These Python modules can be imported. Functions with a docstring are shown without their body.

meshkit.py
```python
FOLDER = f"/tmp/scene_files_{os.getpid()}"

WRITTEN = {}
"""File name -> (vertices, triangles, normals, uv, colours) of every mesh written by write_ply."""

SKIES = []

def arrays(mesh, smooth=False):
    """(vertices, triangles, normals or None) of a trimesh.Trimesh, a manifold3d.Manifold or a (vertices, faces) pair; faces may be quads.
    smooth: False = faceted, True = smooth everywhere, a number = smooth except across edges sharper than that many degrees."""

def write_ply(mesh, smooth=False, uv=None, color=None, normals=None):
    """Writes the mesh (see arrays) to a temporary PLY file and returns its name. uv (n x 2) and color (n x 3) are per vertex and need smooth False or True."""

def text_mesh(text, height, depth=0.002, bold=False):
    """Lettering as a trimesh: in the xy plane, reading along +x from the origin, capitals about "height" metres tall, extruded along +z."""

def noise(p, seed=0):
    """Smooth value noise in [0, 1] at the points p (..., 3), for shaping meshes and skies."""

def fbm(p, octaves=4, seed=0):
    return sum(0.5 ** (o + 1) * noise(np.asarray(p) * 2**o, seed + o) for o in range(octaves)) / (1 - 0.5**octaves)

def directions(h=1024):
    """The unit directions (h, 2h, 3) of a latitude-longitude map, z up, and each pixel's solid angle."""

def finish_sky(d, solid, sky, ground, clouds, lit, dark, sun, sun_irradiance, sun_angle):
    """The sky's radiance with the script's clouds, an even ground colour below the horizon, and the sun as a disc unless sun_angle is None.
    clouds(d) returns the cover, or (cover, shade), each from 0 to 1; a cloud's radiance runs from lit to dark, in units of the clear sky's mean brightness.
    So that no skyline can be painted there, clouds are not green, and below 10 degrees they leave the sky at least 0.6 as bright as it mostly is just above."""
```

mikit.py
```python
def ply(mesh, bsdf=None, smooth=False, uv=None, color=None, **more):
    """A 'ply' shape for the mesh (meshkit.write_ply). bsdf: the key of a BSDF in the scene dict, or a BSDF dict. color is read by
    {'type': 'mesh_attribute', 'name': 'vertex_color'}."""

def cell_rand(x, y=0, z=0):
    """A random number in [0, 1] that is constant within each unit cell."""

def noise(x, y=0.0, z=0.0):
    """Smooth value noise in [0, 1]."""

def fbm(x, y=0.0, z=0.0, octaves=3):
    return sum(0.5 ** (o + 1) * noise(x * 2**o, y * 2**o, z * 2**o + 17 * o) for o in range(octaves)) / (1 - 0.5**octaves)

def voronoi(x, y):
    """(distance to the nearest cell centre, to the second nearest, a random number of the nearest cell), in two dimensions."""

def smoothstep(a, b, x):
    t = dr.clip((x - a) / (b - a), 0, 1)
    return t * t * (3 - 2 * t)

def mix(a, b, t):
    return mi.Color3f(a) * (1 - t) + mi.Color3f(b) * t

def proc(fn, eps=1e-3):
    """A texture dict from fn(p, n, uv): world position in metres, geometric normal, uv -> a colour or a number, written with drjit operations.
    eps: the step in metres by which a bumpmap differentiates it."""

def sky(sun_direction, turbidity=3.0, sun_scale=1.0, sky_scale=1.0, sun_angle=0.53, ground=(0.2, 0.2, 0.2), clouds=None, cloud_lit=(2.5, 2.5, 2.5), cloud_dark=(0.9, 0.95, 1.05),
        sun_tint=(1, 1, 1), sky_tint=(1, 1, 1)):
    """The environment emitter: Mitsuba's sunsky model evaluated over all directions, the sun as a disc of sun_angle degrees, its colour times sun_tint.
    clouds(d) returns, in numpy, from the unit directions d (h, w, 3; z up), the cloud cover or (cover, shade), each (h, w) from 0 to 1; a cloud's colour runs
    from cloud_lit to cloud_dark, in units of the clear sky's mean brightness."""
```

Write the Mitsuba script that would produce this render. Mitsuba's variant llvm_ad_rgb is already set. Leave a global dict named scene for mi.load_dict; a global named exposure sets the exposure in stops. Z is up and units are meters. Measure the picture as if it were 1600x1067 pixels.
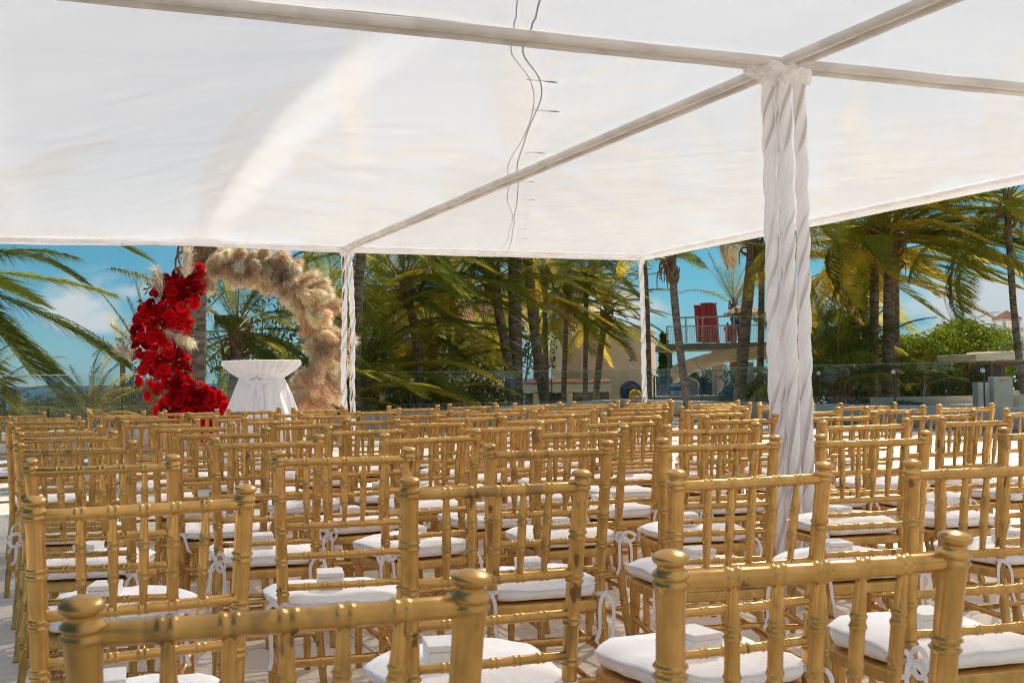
import math, random
import numpy as np, trimesh, drjit as dr, mitsuba as mi
import mikit, meshkit
from shapely.geometry import Polygon, box as sbox
from mikit import proc, noise, fbm, mix, smoothstep, cell_rand

T = mi.ScalarTransform4f
scene, labels = {}, {}
RNG = np.random.default_rng(11)
rad = math.radians

# ---------------------------------------------------------------- camera
EYE = np.array([0.0, 0.0, 1.109])
YAW, PITCH, ROLL, FPX = rad(22.607), rad(1.753), rad(-0.9535), 1850.0
FW = np.array([math.sin(YAW) * math.cos(PITCH), math.cos(YAW) * math.cos(PITCH), math.sin(PITCH)])
R0 = np.array([math.cos(YAW), -math.sin(YAW), 0.0])
U0 = np.cross(R0, FW)
RIGHT = R0 * math.cos(ROLL) + U0 * math.sin(ROLL)
UPV = -R0 * math.sin(ROLL) + U0 * math.cos(ROLL)
F0 = np.array([math.sin(YAW), math.cos(YAW), 0.0])
ZUP = np.array([0, 0, 1.0])
scene['camera'] = {'type': 'thinlens', 'fov': 2 * math.degrees(math.atan(800 / FPX)), 'fov_axis': 'x',
                   'to_world': T().look_at(origin=EYE.tolist(), target=(EYE + FW).tolist(), up=UPV.tolist()),
                   'near_clip': 0.05, 'far_clip': 20000.0, 'aperture_radius': 0.0013, 'focus_distance': 4.6}
# ---------------------------------------------------------------- sun and sky
SUN_AZ, SUN_EL = rad(50), rad(43)
SUN = [math.sin(SUN_AZ) * math.cos(SUN_EL), math.cos(SUN_AZ) * math.cos(SUN_EL), math.sin(SUN_EL)]


def clouds(d):
    el = np.degrees(np.arcsin(np.clip(d[..., 2], -1, 1)))
    az = np.degrees(np.arctan2(d[..., 0], d[..., 1]))
    n = meshkit.fbm(np.stack([az * .55, el * 1.15, np.zeros_like(az) + 3.3], -1), 5, seed=4)
    band = np.exp(-((el - 2.6) / 3.0) ** 2)
    bump = np.zeros_like(az)
    for a, e, sa, se in ((3.0, 3.6, 2.2, 1.1), (27.8, 3.0, 2.4, 1.4), (42.5, 3.3, 3.4, 1.3), (47, 2.5, 3, 1.2), (-30, 3, 6, 2), (80, 3, 7, 2), (120, 3, 8, 2), (-90, 4, 9, 2), (170, 3, 9, 2)):
        bump += np.exp(-((az - a) / sa) ** 2 - ((el - e) / se) ** 2)
    cov = np.clip((n * 1.25 - .72 + .52 * np.clip(bump, 0, 1)) * 3.2, 0, 1) * np.clip(band * 1.4, 0, 1)
    thin = .15 * np.clip(meshkit.fbm(np.stack([az * .16, el * .5, np.zeros_like(az)], -1), 4, seed=9) * 2 - .8, 0, 1) * np.exp(-((el - 6) / 6) ** 2)
    haze = .34 * np.exp(-(el / 3.4) ** 2)
    cover = np.clip(np.maximum(np.maximum(cov * .92, thin), haze), 0, 1)
    shade = np.clip(.75 - (el / 4.5) + .3 * (n - .5), 0, 1) * .6
    return cover, shade


scene['sky'] = mikit.sky(SUN, turbidity=2.6, sky_scale=.36, sky_tint=(0.36, 0.96, 1.07), sun_tint=(.87, 0.94, 1.10), clouds=clouds,
                         cloud_lit=(4.0, 4.3, 4.4), cloud_dark=(2.2, 2.9, 3.2), ground=(.3, .28, .25))
exposure = 2.42


# ---------------------------------------------------------------- helpers
def at(x, y, D):
    """world point that stands D metres ahead and appears in direction (x, y) of the photograph (1600 wide)"""
    return EYE + D * (FW + (x - 800) / FPX * RIGHT - (y - 533.5) / FPX * UPV)


def numbered(name):
    if name not in scene and not any(k.startswith(name + '__') for k in USED):
        return name
    k = 1
    while f'{name}_{k:03d}' in USED:
        k += 1
    return f'{name}_{k:03d}'


USED = set()
COUNT = {}


def fresh(name):
    n = COUNT.get(name, 0)
    COUNT[name] = n + 1
    return name if n == 0 else f'{name}_{n:03d}'


def thing(name, label, cat, group=None):
    key = fresh(name)
    labels[key] = {'label': label, 'category': cat}
    if group:
        labels[key]['group'] = group
    return key


def put(parent, name, shape, label=None, kind=None, tw=None):
    key = fresh(f'{parent}__{name}' if parent else name)
    s = dict(shape)
    if tw is not None:
        s['to_world'] = tw
    scene[key] = s
    if label or kind:
        labels[key] = {}
        if label:
            labels[key]['label'] = label
        if kind:
            labels[key]['kind'] = kind
    return key


def struct(name, shape, label, kind='structure'):
    key = fresh(name)
    scene[key] = dict(shape)
    labels[key] = {'label': label, 'kind': kind}
    return key


class MB:
    """collects vertex / face arrays into one mesh"""

    def __init__(self):
        self.v, self.f, self.n = [], [], 0

    def add(self, v, f):
        v, f = np.asarray(v, float), np.asarray(f, int)
        if f.shape[1] == 4:
            f = np.vstack([f[:, [0, 1, 2]], f[:, [0, 2, 3]]])
        self.v.append(v)
        self.f.append(f + self.n)
        self.n += len(v)
        return self

    def mesh(self):
        return np.vstack(self.v), np.vstack(self.f)


def boxm(sx, sy, sz, c=(0, 0, 0), bev=0.0):
    """box with chamfered edges, centre c"""
    if bev <= 0:
        m = trimesh.creation.box((sx, sy, sz))
    else:
        pts = []
        for a in (-1, 1):
            for b in (-1, 1):
                for d in (-1, 1):
                    x, y, z = a * sx / 2, b * sy / 2, d * sz / 2
                    pts += [(x - a * bev, y - b * bev, z), (x - a * bev, y, z - d * bev), (x, y - b * bev, z - d * bev)]
        m = trimesh.convex.convex_hull(np.array(pts))
    return np.array(m.vertices) + np.array(c), np.array(m.faces)


def frame_axes(t):
    a = np.cross(t, np.where(np.abs(t[:, 2:]) < 0.9, [[0, 0, 1.0]], [[1.0, 0, 0]]))
    a /= np.linalg.norm(a, axis=1, keepdims=True) + 1e-12
    for i in range(1, len(a)):       # parallel transport
        q = a[i - 1] - t[i] * (a[i - 1] @ t[i])
        a[i] = q / (np.linalg.norm(q) + 1e-12)
    return a, np.cross(t, a)


def tube(p, r, seg=8, caps=True):
    p = np.asarray(p, float)
    r = np.broadcast_to(np.asarray(r, float), (len(p),))
    t = np.gradient(p, axis=0)
    t /= np.linalg.norm(t, axis=1, keepdims=True) + 1e-12
    a, b = frame_axes(t)
    ang = np.arange(seg) * 2 * np.pi / seg
    v = p[:, None] + r[:, None, None] * (np.cos(ang)[None, :, None] * a[:, None] + np.sin(ang)[None, :, None] * b[:, None])
    n = len(p)
    i, j = np.meshgrid(np.arange(n - 1), np.arange(seg), indexing='ij')
    j2 = (j + 1) % seg
    q = np.stack([i * seg + j, i * seg + j2, (i + 1) * seg + j2, (i + 1) * seg + j], -1).reshape(-1, 4)
    v = v.reshape(-1, 3)
    f = np.vstack([q[:, [0, 1, 2]], q[:, [0, 2, 3]]])
    if caps:
        v = np.vstack([v, p[0], p[-1]])
        k = np.arange(seg)
        k2 = (k + 1) % seg
        f = np.vstack([f, np.stack([k2, k, k * 0 + n * seg], 1), np.stack([(n - 1) * seg + k, (n - 1) * seg + k2, k * 0 + n * seg + 1], 1)])
    return v, f


def polyline(pts, n):
    pts = np.asarray(pts, float)
    d = np.r_[0, np.cumsum(np.linalg.norm(np.diff(pts, axis=0), axis=1))]
    s = np.linspace(0, d[-1], n)
    return np.stack([np.interp(s, d, pts[:, k]) for k in range(3)], 1)


def curve(pts, n):
    """smooth curve through the points"""
    from scipy.interpolate import CubicSpline
    pts = np.asarray(pts, float)
    d = np.r_[0, np.cumsum(np.linalg.norm(np.diff(pts, axis=0), axis=1))]
    return CubicSpline(d, pts)(np.linspace(0, d[-1], n))


def grid_faces(nu, nv):
    i, j = np.meshgrid(np.arange(nu - 1), np.arange(nv - 1), indexing='ij')
    return np.stack([i * nv + j, (i + 1) * nv + j, (i + 1) * nv + j + 1, i * nv + j + 1], -1).reshape(-1, 4)


def lathe(profile, seg=24, mod=None):
    """profile: list of (r, z); mod(ang, z, r) -> r"""
    pr = np.asarray(profile, float)
    ang = np.arange(seg) * 2 * np.pi / seg
    A, Z = np.meshgrid(ang, pr[:, 1])
    Rr = np.repeat(pr[:, :1], seg, 1)
    if mod is not None:
        Rr = mod(A, Z, Rr)
    v = np.stack([Rr * np.cos(A), Rr * np.sin(A), Z], -1).reshape(-1, 3)
    n = len(pr)
    i, j = np.meshgrid(np.arange(n - 1), np.arange(seg), indexing='ij')
    j2 = (j + 1) % seg
    q = np.stack([i * seg + j, i * seg + j2, (i + 1) * seg + j2, (i + 1) * seg + j], -1).reshape(-1, 4)
    return v, q


def xf(v, M):
    return np.asarray(v) @ np.asarray(M)[:3, :3].T + np.asarray(M)[:3, 3]


# ---------------------------------------------------------------- materials
def rgb(*c):
    return {'type': 'rgb', 'value': list(c)}


def pr(color, rough=.6, spec=.4, **k):
    return {'type': 'principled', 'base_color': color if isinstance(color, dict) else rgb(*color), 'roughness': rough, 'specular': spec, **k}


def two(b):
    return {'type': 'twosided', 'b': b}


def mat(key, b):
    scene[key] = b
    return key


def gold_fn(p, n, uv):
    a = fbm(p.x * 55, p.y * 55, p.z * 28, 3)
    b = fbm(p.x * 1.7 + 4, p.y * 1.7, p.z * .7, 2)
    w = fbm(p.x * 42 + 7, p.y * 42, p.z * 15, 3)
    scuff = smoothstep(.73, .78, w) + .55 * smoothstep(.70, .80, fbm(p.x * 130, p.y * 130, p.z * 40 + 3, 2)) * smoothstep(.5, .7, fbm(p.x * 11, p.y * 11, p.z * 6, 2))
    c = mix((.49, .270, .064), (.73, .415, .115), smoothstep(.25, .75, .55 * a + .45 * b))
    return mix(c, (.10, .055, .025), dr.minimum(scuff, 1) * .75)


mat('gold_paint', two({'type': 'principled', 'base_color': proc(gold_fn), 'roughness': .27, 'metallic': .78, 'specular': .5, 'clearcoat': .8, 'clearcoat_gloss': .75}))
def worn_fn(p, n, uv):
    c = gold_fn(p, n, uv)
    w = smoothstep(.60, .72, fbm(p.x * 26, p.y * 26, p.z * 9 + 2, 3))
    return mix(c * .9, (.20, .115, .045), w * .55)


mat('gold_worn', two({'type': 'principled', 'base_color': proc(worn_fn), 'roughness': .33, 'metallic': .7, 'specular': .5, 'clearcoat': .4, 'clearcoat_gloss': .6}))
mat('gold_seat', two({'type': 'principled', 'base_color': proc(gold_fn), 'roughness': .42, 'metallic': .4, 'specular': .5}))


def cloth_fn(p, n, uv):
    return fbm(p.x * 60, p.y * 60, p.z * 60, 3) * .0016 + noise(p.x * 900, p.y * 900, p.z * 900) * .00012


mat('cushion_cloth', two({'type': 'bumpmap', 'b': pr((.93, .915, .92), .8, .2, sheen=.3), 'arbitrary': proc(cloth_fn), 'scale': 1.0}))
mat('ribbon_cloth', {'type': 'principledthin', 'base_color': rgb(.85, .83, .85), 'roughness': .7, 'diff_trans': .5, 'spec_trans': 0.0})
mat('card_white', two(pr((.84, .83, .82), .55, .35)))
mat('roof_cloth', {'type': 'mask', 'opacity': .81, 'b': {'type': 'principledthin', 'base_color': proc(lambda p, n, uv: mix((.715, .71, .72), (.665, .665, .68), smoothstep(.45, .75, fbm(p.x * .9, p.y * 2.5, 0, 4)) * .6)), 'roughness': .6, 'diff_trans': 1.5, 'spec_trans': 0.0}})
mat('drape_cloth', two({'type': 'principled', 'base_color': proc(lambda p, n, uv: mix((.88, .865, .89), (.80, .775, .78), smoothstep(.4, .7, fbm(p.x * 9, p.y * 9, p.z * 5, 3)))), 'roughness': .75, 'specular': .2}))
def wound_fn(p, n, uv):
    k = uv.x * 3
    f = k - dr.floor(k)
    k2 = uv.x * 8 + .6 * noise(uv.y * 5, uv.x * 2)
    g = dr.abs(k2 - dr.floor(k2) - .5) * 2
    single = smoothstep(.55, .8, f) * smoothstep(.30, .52, fbm(uv.x * 1.5 + 3, uv.y * 2.6, 0, 3))  # grey bands: thin single layer, plus fold shading put into the colour
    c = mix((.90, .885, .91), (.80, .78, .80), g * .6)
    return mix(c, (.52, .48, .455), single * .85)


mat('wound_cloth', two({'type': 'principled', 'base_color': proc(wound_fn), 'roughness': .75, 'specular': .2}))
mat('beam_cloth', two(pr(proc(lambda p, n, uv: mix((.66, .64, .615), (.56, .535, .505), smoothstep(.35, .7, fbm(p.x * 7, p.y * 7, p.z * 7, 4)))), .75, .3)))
mat('white_linen', {'type': 'principledthin', 'base_color': rgb(.83, .82, .84), 'roughness': .7, 'diff_trans': .4, 'spec_trans': 0.0})
mat('wire_grey', two(pr((.62, .61, .60), .6)))
mat('bulb_glass', two(pr((.6, .58, .55), .2, .5)))


def tile_fn(p, n, uv):
    a = fbm(p.x * 2.2, p.y * 2.2, 0, 4)
    b = fbm(p.x * 34, p.y * 34, 0, 3)
    c = mix((.60, .545, .465), (.72, .665, .58), a)
    c = mix(c, (.42, .37, .30), smoothstep(.62, .8, b) * .45)
    return c * (.90 + .2 * cell_rand(dr.floor(p.x / .6), dr.floor(p.y / .6), 5))


mat('floor_stone', two(pr(proc(tile_fn), .55, .35)))
mat('floor_joint', two(pr((.30, .27, .23), .9)))
mat('white_render', two(pr(proc(lambda p, n, uv: mix((.86, .80, .71), (.76, .69, .60), smoothstep(.4, .75, fbm(p.x * 1.3, p.y * 1.3, p.z * 2.5, 4)))), .8, .2)))
mat('beige_render', two(pr(proc(lambda p, n, uv: mix((.90, .73, .57), (.80, .64, .49), smoothstep(.35, .75, fbm(p.x * .8, p.y * .8, p.z * 1.6, 4)))), .85, .2)))
mat('grey_render', two(pr(proc(lambda p, n, uv: mix((.30, .285, .255), (.22, .21, .19), fbm(p.x * 1.2, p.y * 1.2, p.z * 2, 4))), .8, .2)))
mat('terracotta', two(pr(proc(lambda p, n, uv: mix((.46, .17, .10), (.34, .12, .07), fbm(p.x * 5, p.y * 5, p.z * 5, 3))), .8, .2)))
mat('dark_opening', two(pr((.035, .035, .038), .4, .5)))
mat('red_plastic', two(pr(proc(lambda p, n, uv: mix((.50, .030, .028), (.36, .022, .022), smoothstep(.35, .7, fbm(p.x * 6, p.y * 6, p.z * 1.2, 3)))), .25, .5, clearcoat=.5)))
mat('orange_plastic', two(pr((.55, .10, .05), .35, .5)))
mat('slide_plastic', two(pr(proc(lambda p, n, uv: mix((.72, .56, .40), (.62, .47, .32), fbm(p.x * 2, p.y * 2, p.z * 2, 3))), .35, .5)))
mat('green_metal', two(pr((.14, .17, .15), .5, .4)))
mat('rail_metal', two(pr((.42, .43, .40), .4, .5, metallic=.3)))
mat('dark_metal', two(pr((.05, .05, .05), .4, .5)))
mat('steel', two(pr((.62, .62, .60), .3, .5, metallic=.7)))
mat('blue_cloth', two(pr((.035, .12, .23), .8)))
mat('yellow_paint', two(pr((.75, .48, .05), .6)))
mat('skin', two(pr((.42, .25, .16), .6)))
mat('hair_dark', two(pr((.05, .035, .03), .7)))
mat('hair_white', two(pr((.75, .74, .72), .8)))
mat('brown_wood', two(pr(proc(lambda p, n, uv: mix((.22, .11, .06), (.13, .065, .035), noise(p.x * 14, p.y * 14, p.z * 2))), .6)))
mat('parasol_light', {'type': 'principledthin', 'base_color': rgb(.80, .74, .62), 'roughness': .8, 'diff_trans': .6, 'spec_trans': 0.0})
mat('parasol_tan', {'type': 'principledthin', 'base_color': rgb(.55, .36, .22), 'roughness': .8, 'diff_trans': .6, 'spec_trans': 0.0})
mat('pane_glass', {'type': 'thindielectric', 'int_ior': 1.5, 'specular_transmittance': rgb(.90, .955, .935)})
mat('bark', two({'type': 'bumpmap', 'b': pr(proc(lambda p, n, uv: mix(mix((.27, .215, .165), (.13, .098, .07), smoothstep(.38, .66, fbm(p.x * 7, p.y * 7, p.z * 16, 4))), (.42, .37, .31), smoothstep(.62, .78, fbm(p.x * 3.1 + 5, p.y * 3.1, p.z * 2.3, 3)) * .6)), .9, .15), 'arbitrary': proc(lambda p, n, uv: fbm(p.x * 9, p.y * 9, p.z * 30, 3) * .02), 'scale': 1.0}))
mat('boot_fibre', two(pr(proc(lambda p, n, uv: mix((.16, .085, .04), (.30, .18, .085), fbm(p.x * 12, p.y * 12, p.z * 4, 3))), .9)))


def leafmat(key, c, trans=.75, rough=.42):
    d = tuple(x * .72 for x in c)
    e = tuple(min(1, x * 1.25) for x in c)
    mat(key, {'type': 'principledthin', 'base_color': proc(lambda p, n, uv: mix(d, e, noise(p.x * 2.1, p.y * 2.1, p.z * 2.1))), 'roughness': rough, 'diff_trans': trans, 'spec_trans': 0.0, 'eta': 1.4})


leafmat('palm_green', (.27, .305, .04), .95)
leafmat('palm_olive', (.47, .42, .05), 1.05)
leafmat('palm_yellow', (.72, .54, .06), 1.1)
leafmat('palm_dark', (.14, .18, .035), .8)
leafmat('palm_dry', (.42, .26, .09), .8, .6)
leafmat('bush_green', (.23, .29, .035), .9)
leafmat('bush_dark', (.085, .115, .025), .6)
leafmat('eucalypt', (.16, .17, .09), .5, .6)
mat('rachis', two(pr((.30, .25, .07), .5)))
leafmat('rose_a', (.80, .014, .026), .6, .55)
leafmat('rose_b', (.42, .007, .015), .45, .55)
leafmat('rose_c', (.80, .02, .03), .6, .55)
leafmat('pampas_a', (.88, .71, .52), 1.0, .9)
leafmat('pampas_b', (.80, .61, .43), 1.0, .9)
leafmat('pampas_c', (.92, .79, .62), 1.0, .9)
mat('sea_water', two({'type': 'bumpmap', 'b': {'type': 'principled', 'base_color': proc(lambda p, n, uv: mix((.003, .05, .14), (.006, .10, .20), fbm(p.x * .02, p.y * .05, 0, 3))), 'roughness': .25, 'specular': .35},
                      'arbitrary': proc(lambda p, n, uv: fbm(p.x * .5, p.y * .5, 0, 4) * 1.0, eps=.05), 'scale': 1.0}))
mat('sand', two(pr(proc(lambda p, n, uv: mix((.55, .47, .35), (.28, .27, .12), smoothstep(.4, .65, fbm(p.x * .25, p.y * .25, 0, 4)))), .9, .1)))
mat('porthole', two(pr((.012, .022, .032), .12, .6)))

# ---------------------------------------------------------------- ground, sea, terrace
LEFT_RUN = [(-60, 17.6), (0, 18.0), (300, 20.0), (640, 26.0), (962, 36.0)]
COR = [at(x, 640, D)[:2] for x, D in ((-150, 17.2), (962, 36.0), (1720, 20.3))]   # left end, far corner, right end
gx, gy = np.meshgrid(np.linspace(-400, 400, 41), np.linspace(-120, 130, 26), indexing='ij')
gz = -2.25 + .35 * (meshkit.fbm(np.stack([gx * .08, gy * .08, gx * 0], -1), 3) - .5)
gz = np.where(gy > 100, gz - (gy - 100) * .12, gz)
struct('ground', mikit.ply((np.stack([gx, gy, gz], -1).reshape(-1, 3), grid_faces(41, 26)), 'sand', True), 'sandy ground with patchy grass beyond the terrace')
sea = np.array([[-9000, 108, -5.0], [9000, 108, -5.0], [9000, 9000, -5.0], [-9000, 9000, -5.0]])
struct('sea', mikit.ply((sea, np.array([[0, 1, 2, 3]])), 'sea_water', False), 'deep blue sea reaching to the horizon')
c0, c1, c2 = COR
deck = Polygon([c0, c1, c2, (c2[0] + 1, -8), (-16, -8), (-16, c0[1])])
dm = trimesh.creation.extrude_polygon(deck, .35, engine='earcut')
dm.apply_translation([0, 0, -.362])
FL = struct('terrace_floor', mikit.ply(dm, 'floor_joint'), 'pale beige stone terrace under the chairs')
# paving slabs with recessed joints: the nearest as parts, the rest joined
tiles = []
for i in range(-10, 24):
    for j in range(-6, 60):
        x, y = (i + .5) * .6 + .13, (j + .5) * .6 + .2
        if deck.contains(sbox(x - .3, y - .3, x + .3, y + .3)):
            q = (np.array([x, y, 0]) - EYE)
            d = q @ F0
            px = (q @ R0) / max(d, .3)
            seen = d > .9 and -.62 < px < .6
            tiles.append((0 if seen else 1, d, x, y))
tiles.sort()
tv = [mikit.ply(boxm(.594, .594, .03, (0, 0, -.015 + dz), .004), 'floor_stone') for dz in (0, .0012, -.001)]
rest = MB()
for k, (s, d, x, y) in enumerate(tiles):
    if k < 280:
        put(FL, 'tile', tv[k % 3], tw=T().translate([x, y, 0]))
    elif d < 40:
        rest.add(*boxm(.594, .594, .03, (x, y, -.015), .004))
put(FL, 'far_tiles', mikit.ply(rest.mesh(), 'floor_stone'), kind='stuff')


# ---------------------------------------------------------------- chairs
def rod(poly, r, rings=(), seg=12, rh=.0034, ends=None, fine=True):
    """turned rod along a polyline (3-D points); rings: distances along it where a pair of bamboo rings sits; r(s) radius"""
    poly = np.asarray(poly, float)
    d = np.r_[0, np.cumsum(np.linalg.norm(np.diff(poly, axis=0), axis=1))]
    Lh = d[-1]
    s = list(np.linspace(0, Lh, max(4, int(Lh / .06)) if len(poly) > 2 else 4))
    offs = np.array([-.012, -.0085, -.006, -.0035, 0, .0035, .006, .0085, .012]) if fine else np.array([-.012, -.005, .005, .012])
    for q in rings:
        s += list(q + offs)
    if ends is not None:
        s += [Lh - e[0] for e in ends]
    s = np.unique(np.clip(np.round(s, 5), 0, Lh))
    rr = r(s) if callable(r) else np.full(len(s), float(r))
    for q in rings:
        for o in (-.006, .006):
            rr = rr + rh * np.exp(-((s - q - o) / .0026) ** 2) if fine else rr
        if not fine:
            rr = rr + rh * (np.abs(s - q) < .008)
    if ends is not None:
        e = np.array(sorted((Lh - a, b) for a, b in ends))
        k = s >= e[0, 0]
        rr = np.where(k, np.interp(s, e[:, 0], e[:, 1]), rr)
    from numpy import interp
    p = np.stack([interp(s, d, poly[:, k]) for k in range(3)], 1)
    # rounded bends: tangents come from the polyline's gradient
    return tube(p, rr, seg)


FINIAL = [(.046, .0175), (.041, .0178), (.0385, .0205), (.036, .0206), (.0335, .0178), (.031, .0178), (.0285, .0205), (.0262, .0203), (.0235, .0175), (.020, .0150), (.0165, .0146),
          (.0145, .0165), (.0125, .0195), (.0095, .0208), (.0065, .0200), (.0040, .0172), (.0020, .0125), (.0006, .006), (0, .0005)]
PLY = {}


def post_xy(side, z):
    """centre line of a back post: (x, y) at height z"""
    x = np.interp(z, [0, .44, .92], [.186, .166, .1825])
    y = np.interp(z, [0, .2, .44, .6, .92], [-.045, .015, .055, .045, 0])
    return side * x, y


def outline(wr, wf, d, rc, n=56, off=0.0):
    """rounded trapezoid, back edge at y=0, front at y=d, shrunk by off"""
    p = Polygon([(-wr / 2, 0), (wr / 2, 0), (wf / 2, d * .78), (wf * .33, d), (-wf * .33, d), (-wf / 2, d * .78)])
    p = p.buffer(-rc, join_style=1).buffer(rc - off, join_style=1, quad_segs=10)
    c = p.exterior
    q = np.array([c.interpolate(t, normalized=True).coords[0] for t in np.arange(n) / n])
    k = np.argmin(q[:, 1] * 10 + np.abs(q[:, 0]))
    return np.roll(q, -k, axis=0)[:: 1]


def stack(layers, cap_top=True, cap_bot=True):
    """layers: list of (outline n x 2, z or z array)"""
    n = len(layers[0][0])
    v = np.vstack([np.c_[o, np.broadcast_to(z, (n,))] for o, z in layers])
    m = len(layers)
    i, j = np.meshgrid(np.arange(m - 1), np.arange(n), indexing='ij')
    j2 = (j + 1) % n
    q = np.stack([i * n + j, i * n + j2, (i + 1) * n + j2, (i + 1) * n + j], -1).reshape(-1, 4)
    f = np.vstack([q[:, [0, 1, 2]], q[:, [0, 2, 3]]])
    k = np.arange(n)
    k2 = (k + 1) % n
    if cap_bot:
        v = np.vstack([v, np.r_[layers[0][0].mean(0), np.mean(layers[0][1])]])
        f = np.vstack([f, np.stack([k2, k, k * 0 + len(v) - 1], 1)])
    if cap_top:
        v = np.vstack([v, np.r_[layers[-1][0].mean(0), np.mean(layers[-1][1])]])
        f = np.vstack([f, np.stack([(m - 1) * n + k, (m - 1) * n + k2, k * 0 + len(v) - 1], 1)])
    return v, f


def signed(v, f):
    """turn the faces outward"""
    m = trimesh.Trimesh(v, f, process=False)
    return (v, f) if m.volume > 0 else (v, f[:, ::-1])


SEAT_Y = .045


def cushion_mesh(seed, lod):
    n = 72 if lod == 0 else 44 if lod == 1 else 26
    base = lambda off: outline(.345, .405, .40, .07, n, off)
    ls = [(base(.045), 0), (base(.012), .004), (base(.003), .014), (base(0), .024), (base(.001), .033), (base(-.0045), .0365), (base(.004), .040), (base(.018), .0475), (base(.045), .0535), (base(.085), .0575), (base(.13), .060)]
    if lod == 2:
        ls = [ls[0], ls[2], ls[3], ls[6], ls[8], ls[10]]
    v, f = signed(*stack(ls))
    nz = meshkit.fbm(np.c_[v[:, 0] * 14 + seed * 7.7, v[:, 1] * 14, v[:, 2] * 30], 3, seed)
    edge = np.clip(np.abs(v[:, 2] - .022) < .03, 0, 1)
    w = meshkit.fbm(np.c_[v[:, 0] * 38 + seed, v[:, 1] * 38, v[:, 2] * 9], 2, seed + 5) - .5
    out = v[:, :2] - np.array([0, .2])
    out = out / (np.linalg.norm(out, axis=1, keepdims=True) + 1e-9)
    v[:, :2] += out * (w * .011 * edge)[:, None]
    v[:, 2] += (nz - .5) * .016 * np.clip(v[:, 2] / .05, 0, 1) + (meshkit.noise(np.c_[v[:, 0] * 5 + seed, v[:, 1] * 5, 0 * nz], seed) - .5) * .022 * np.clip(v[:, 2] / .05, 0, 1)
    v[:, 1] += SEAT_Y - .012
    v[:, 2] += .449
    return v, f


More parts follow.
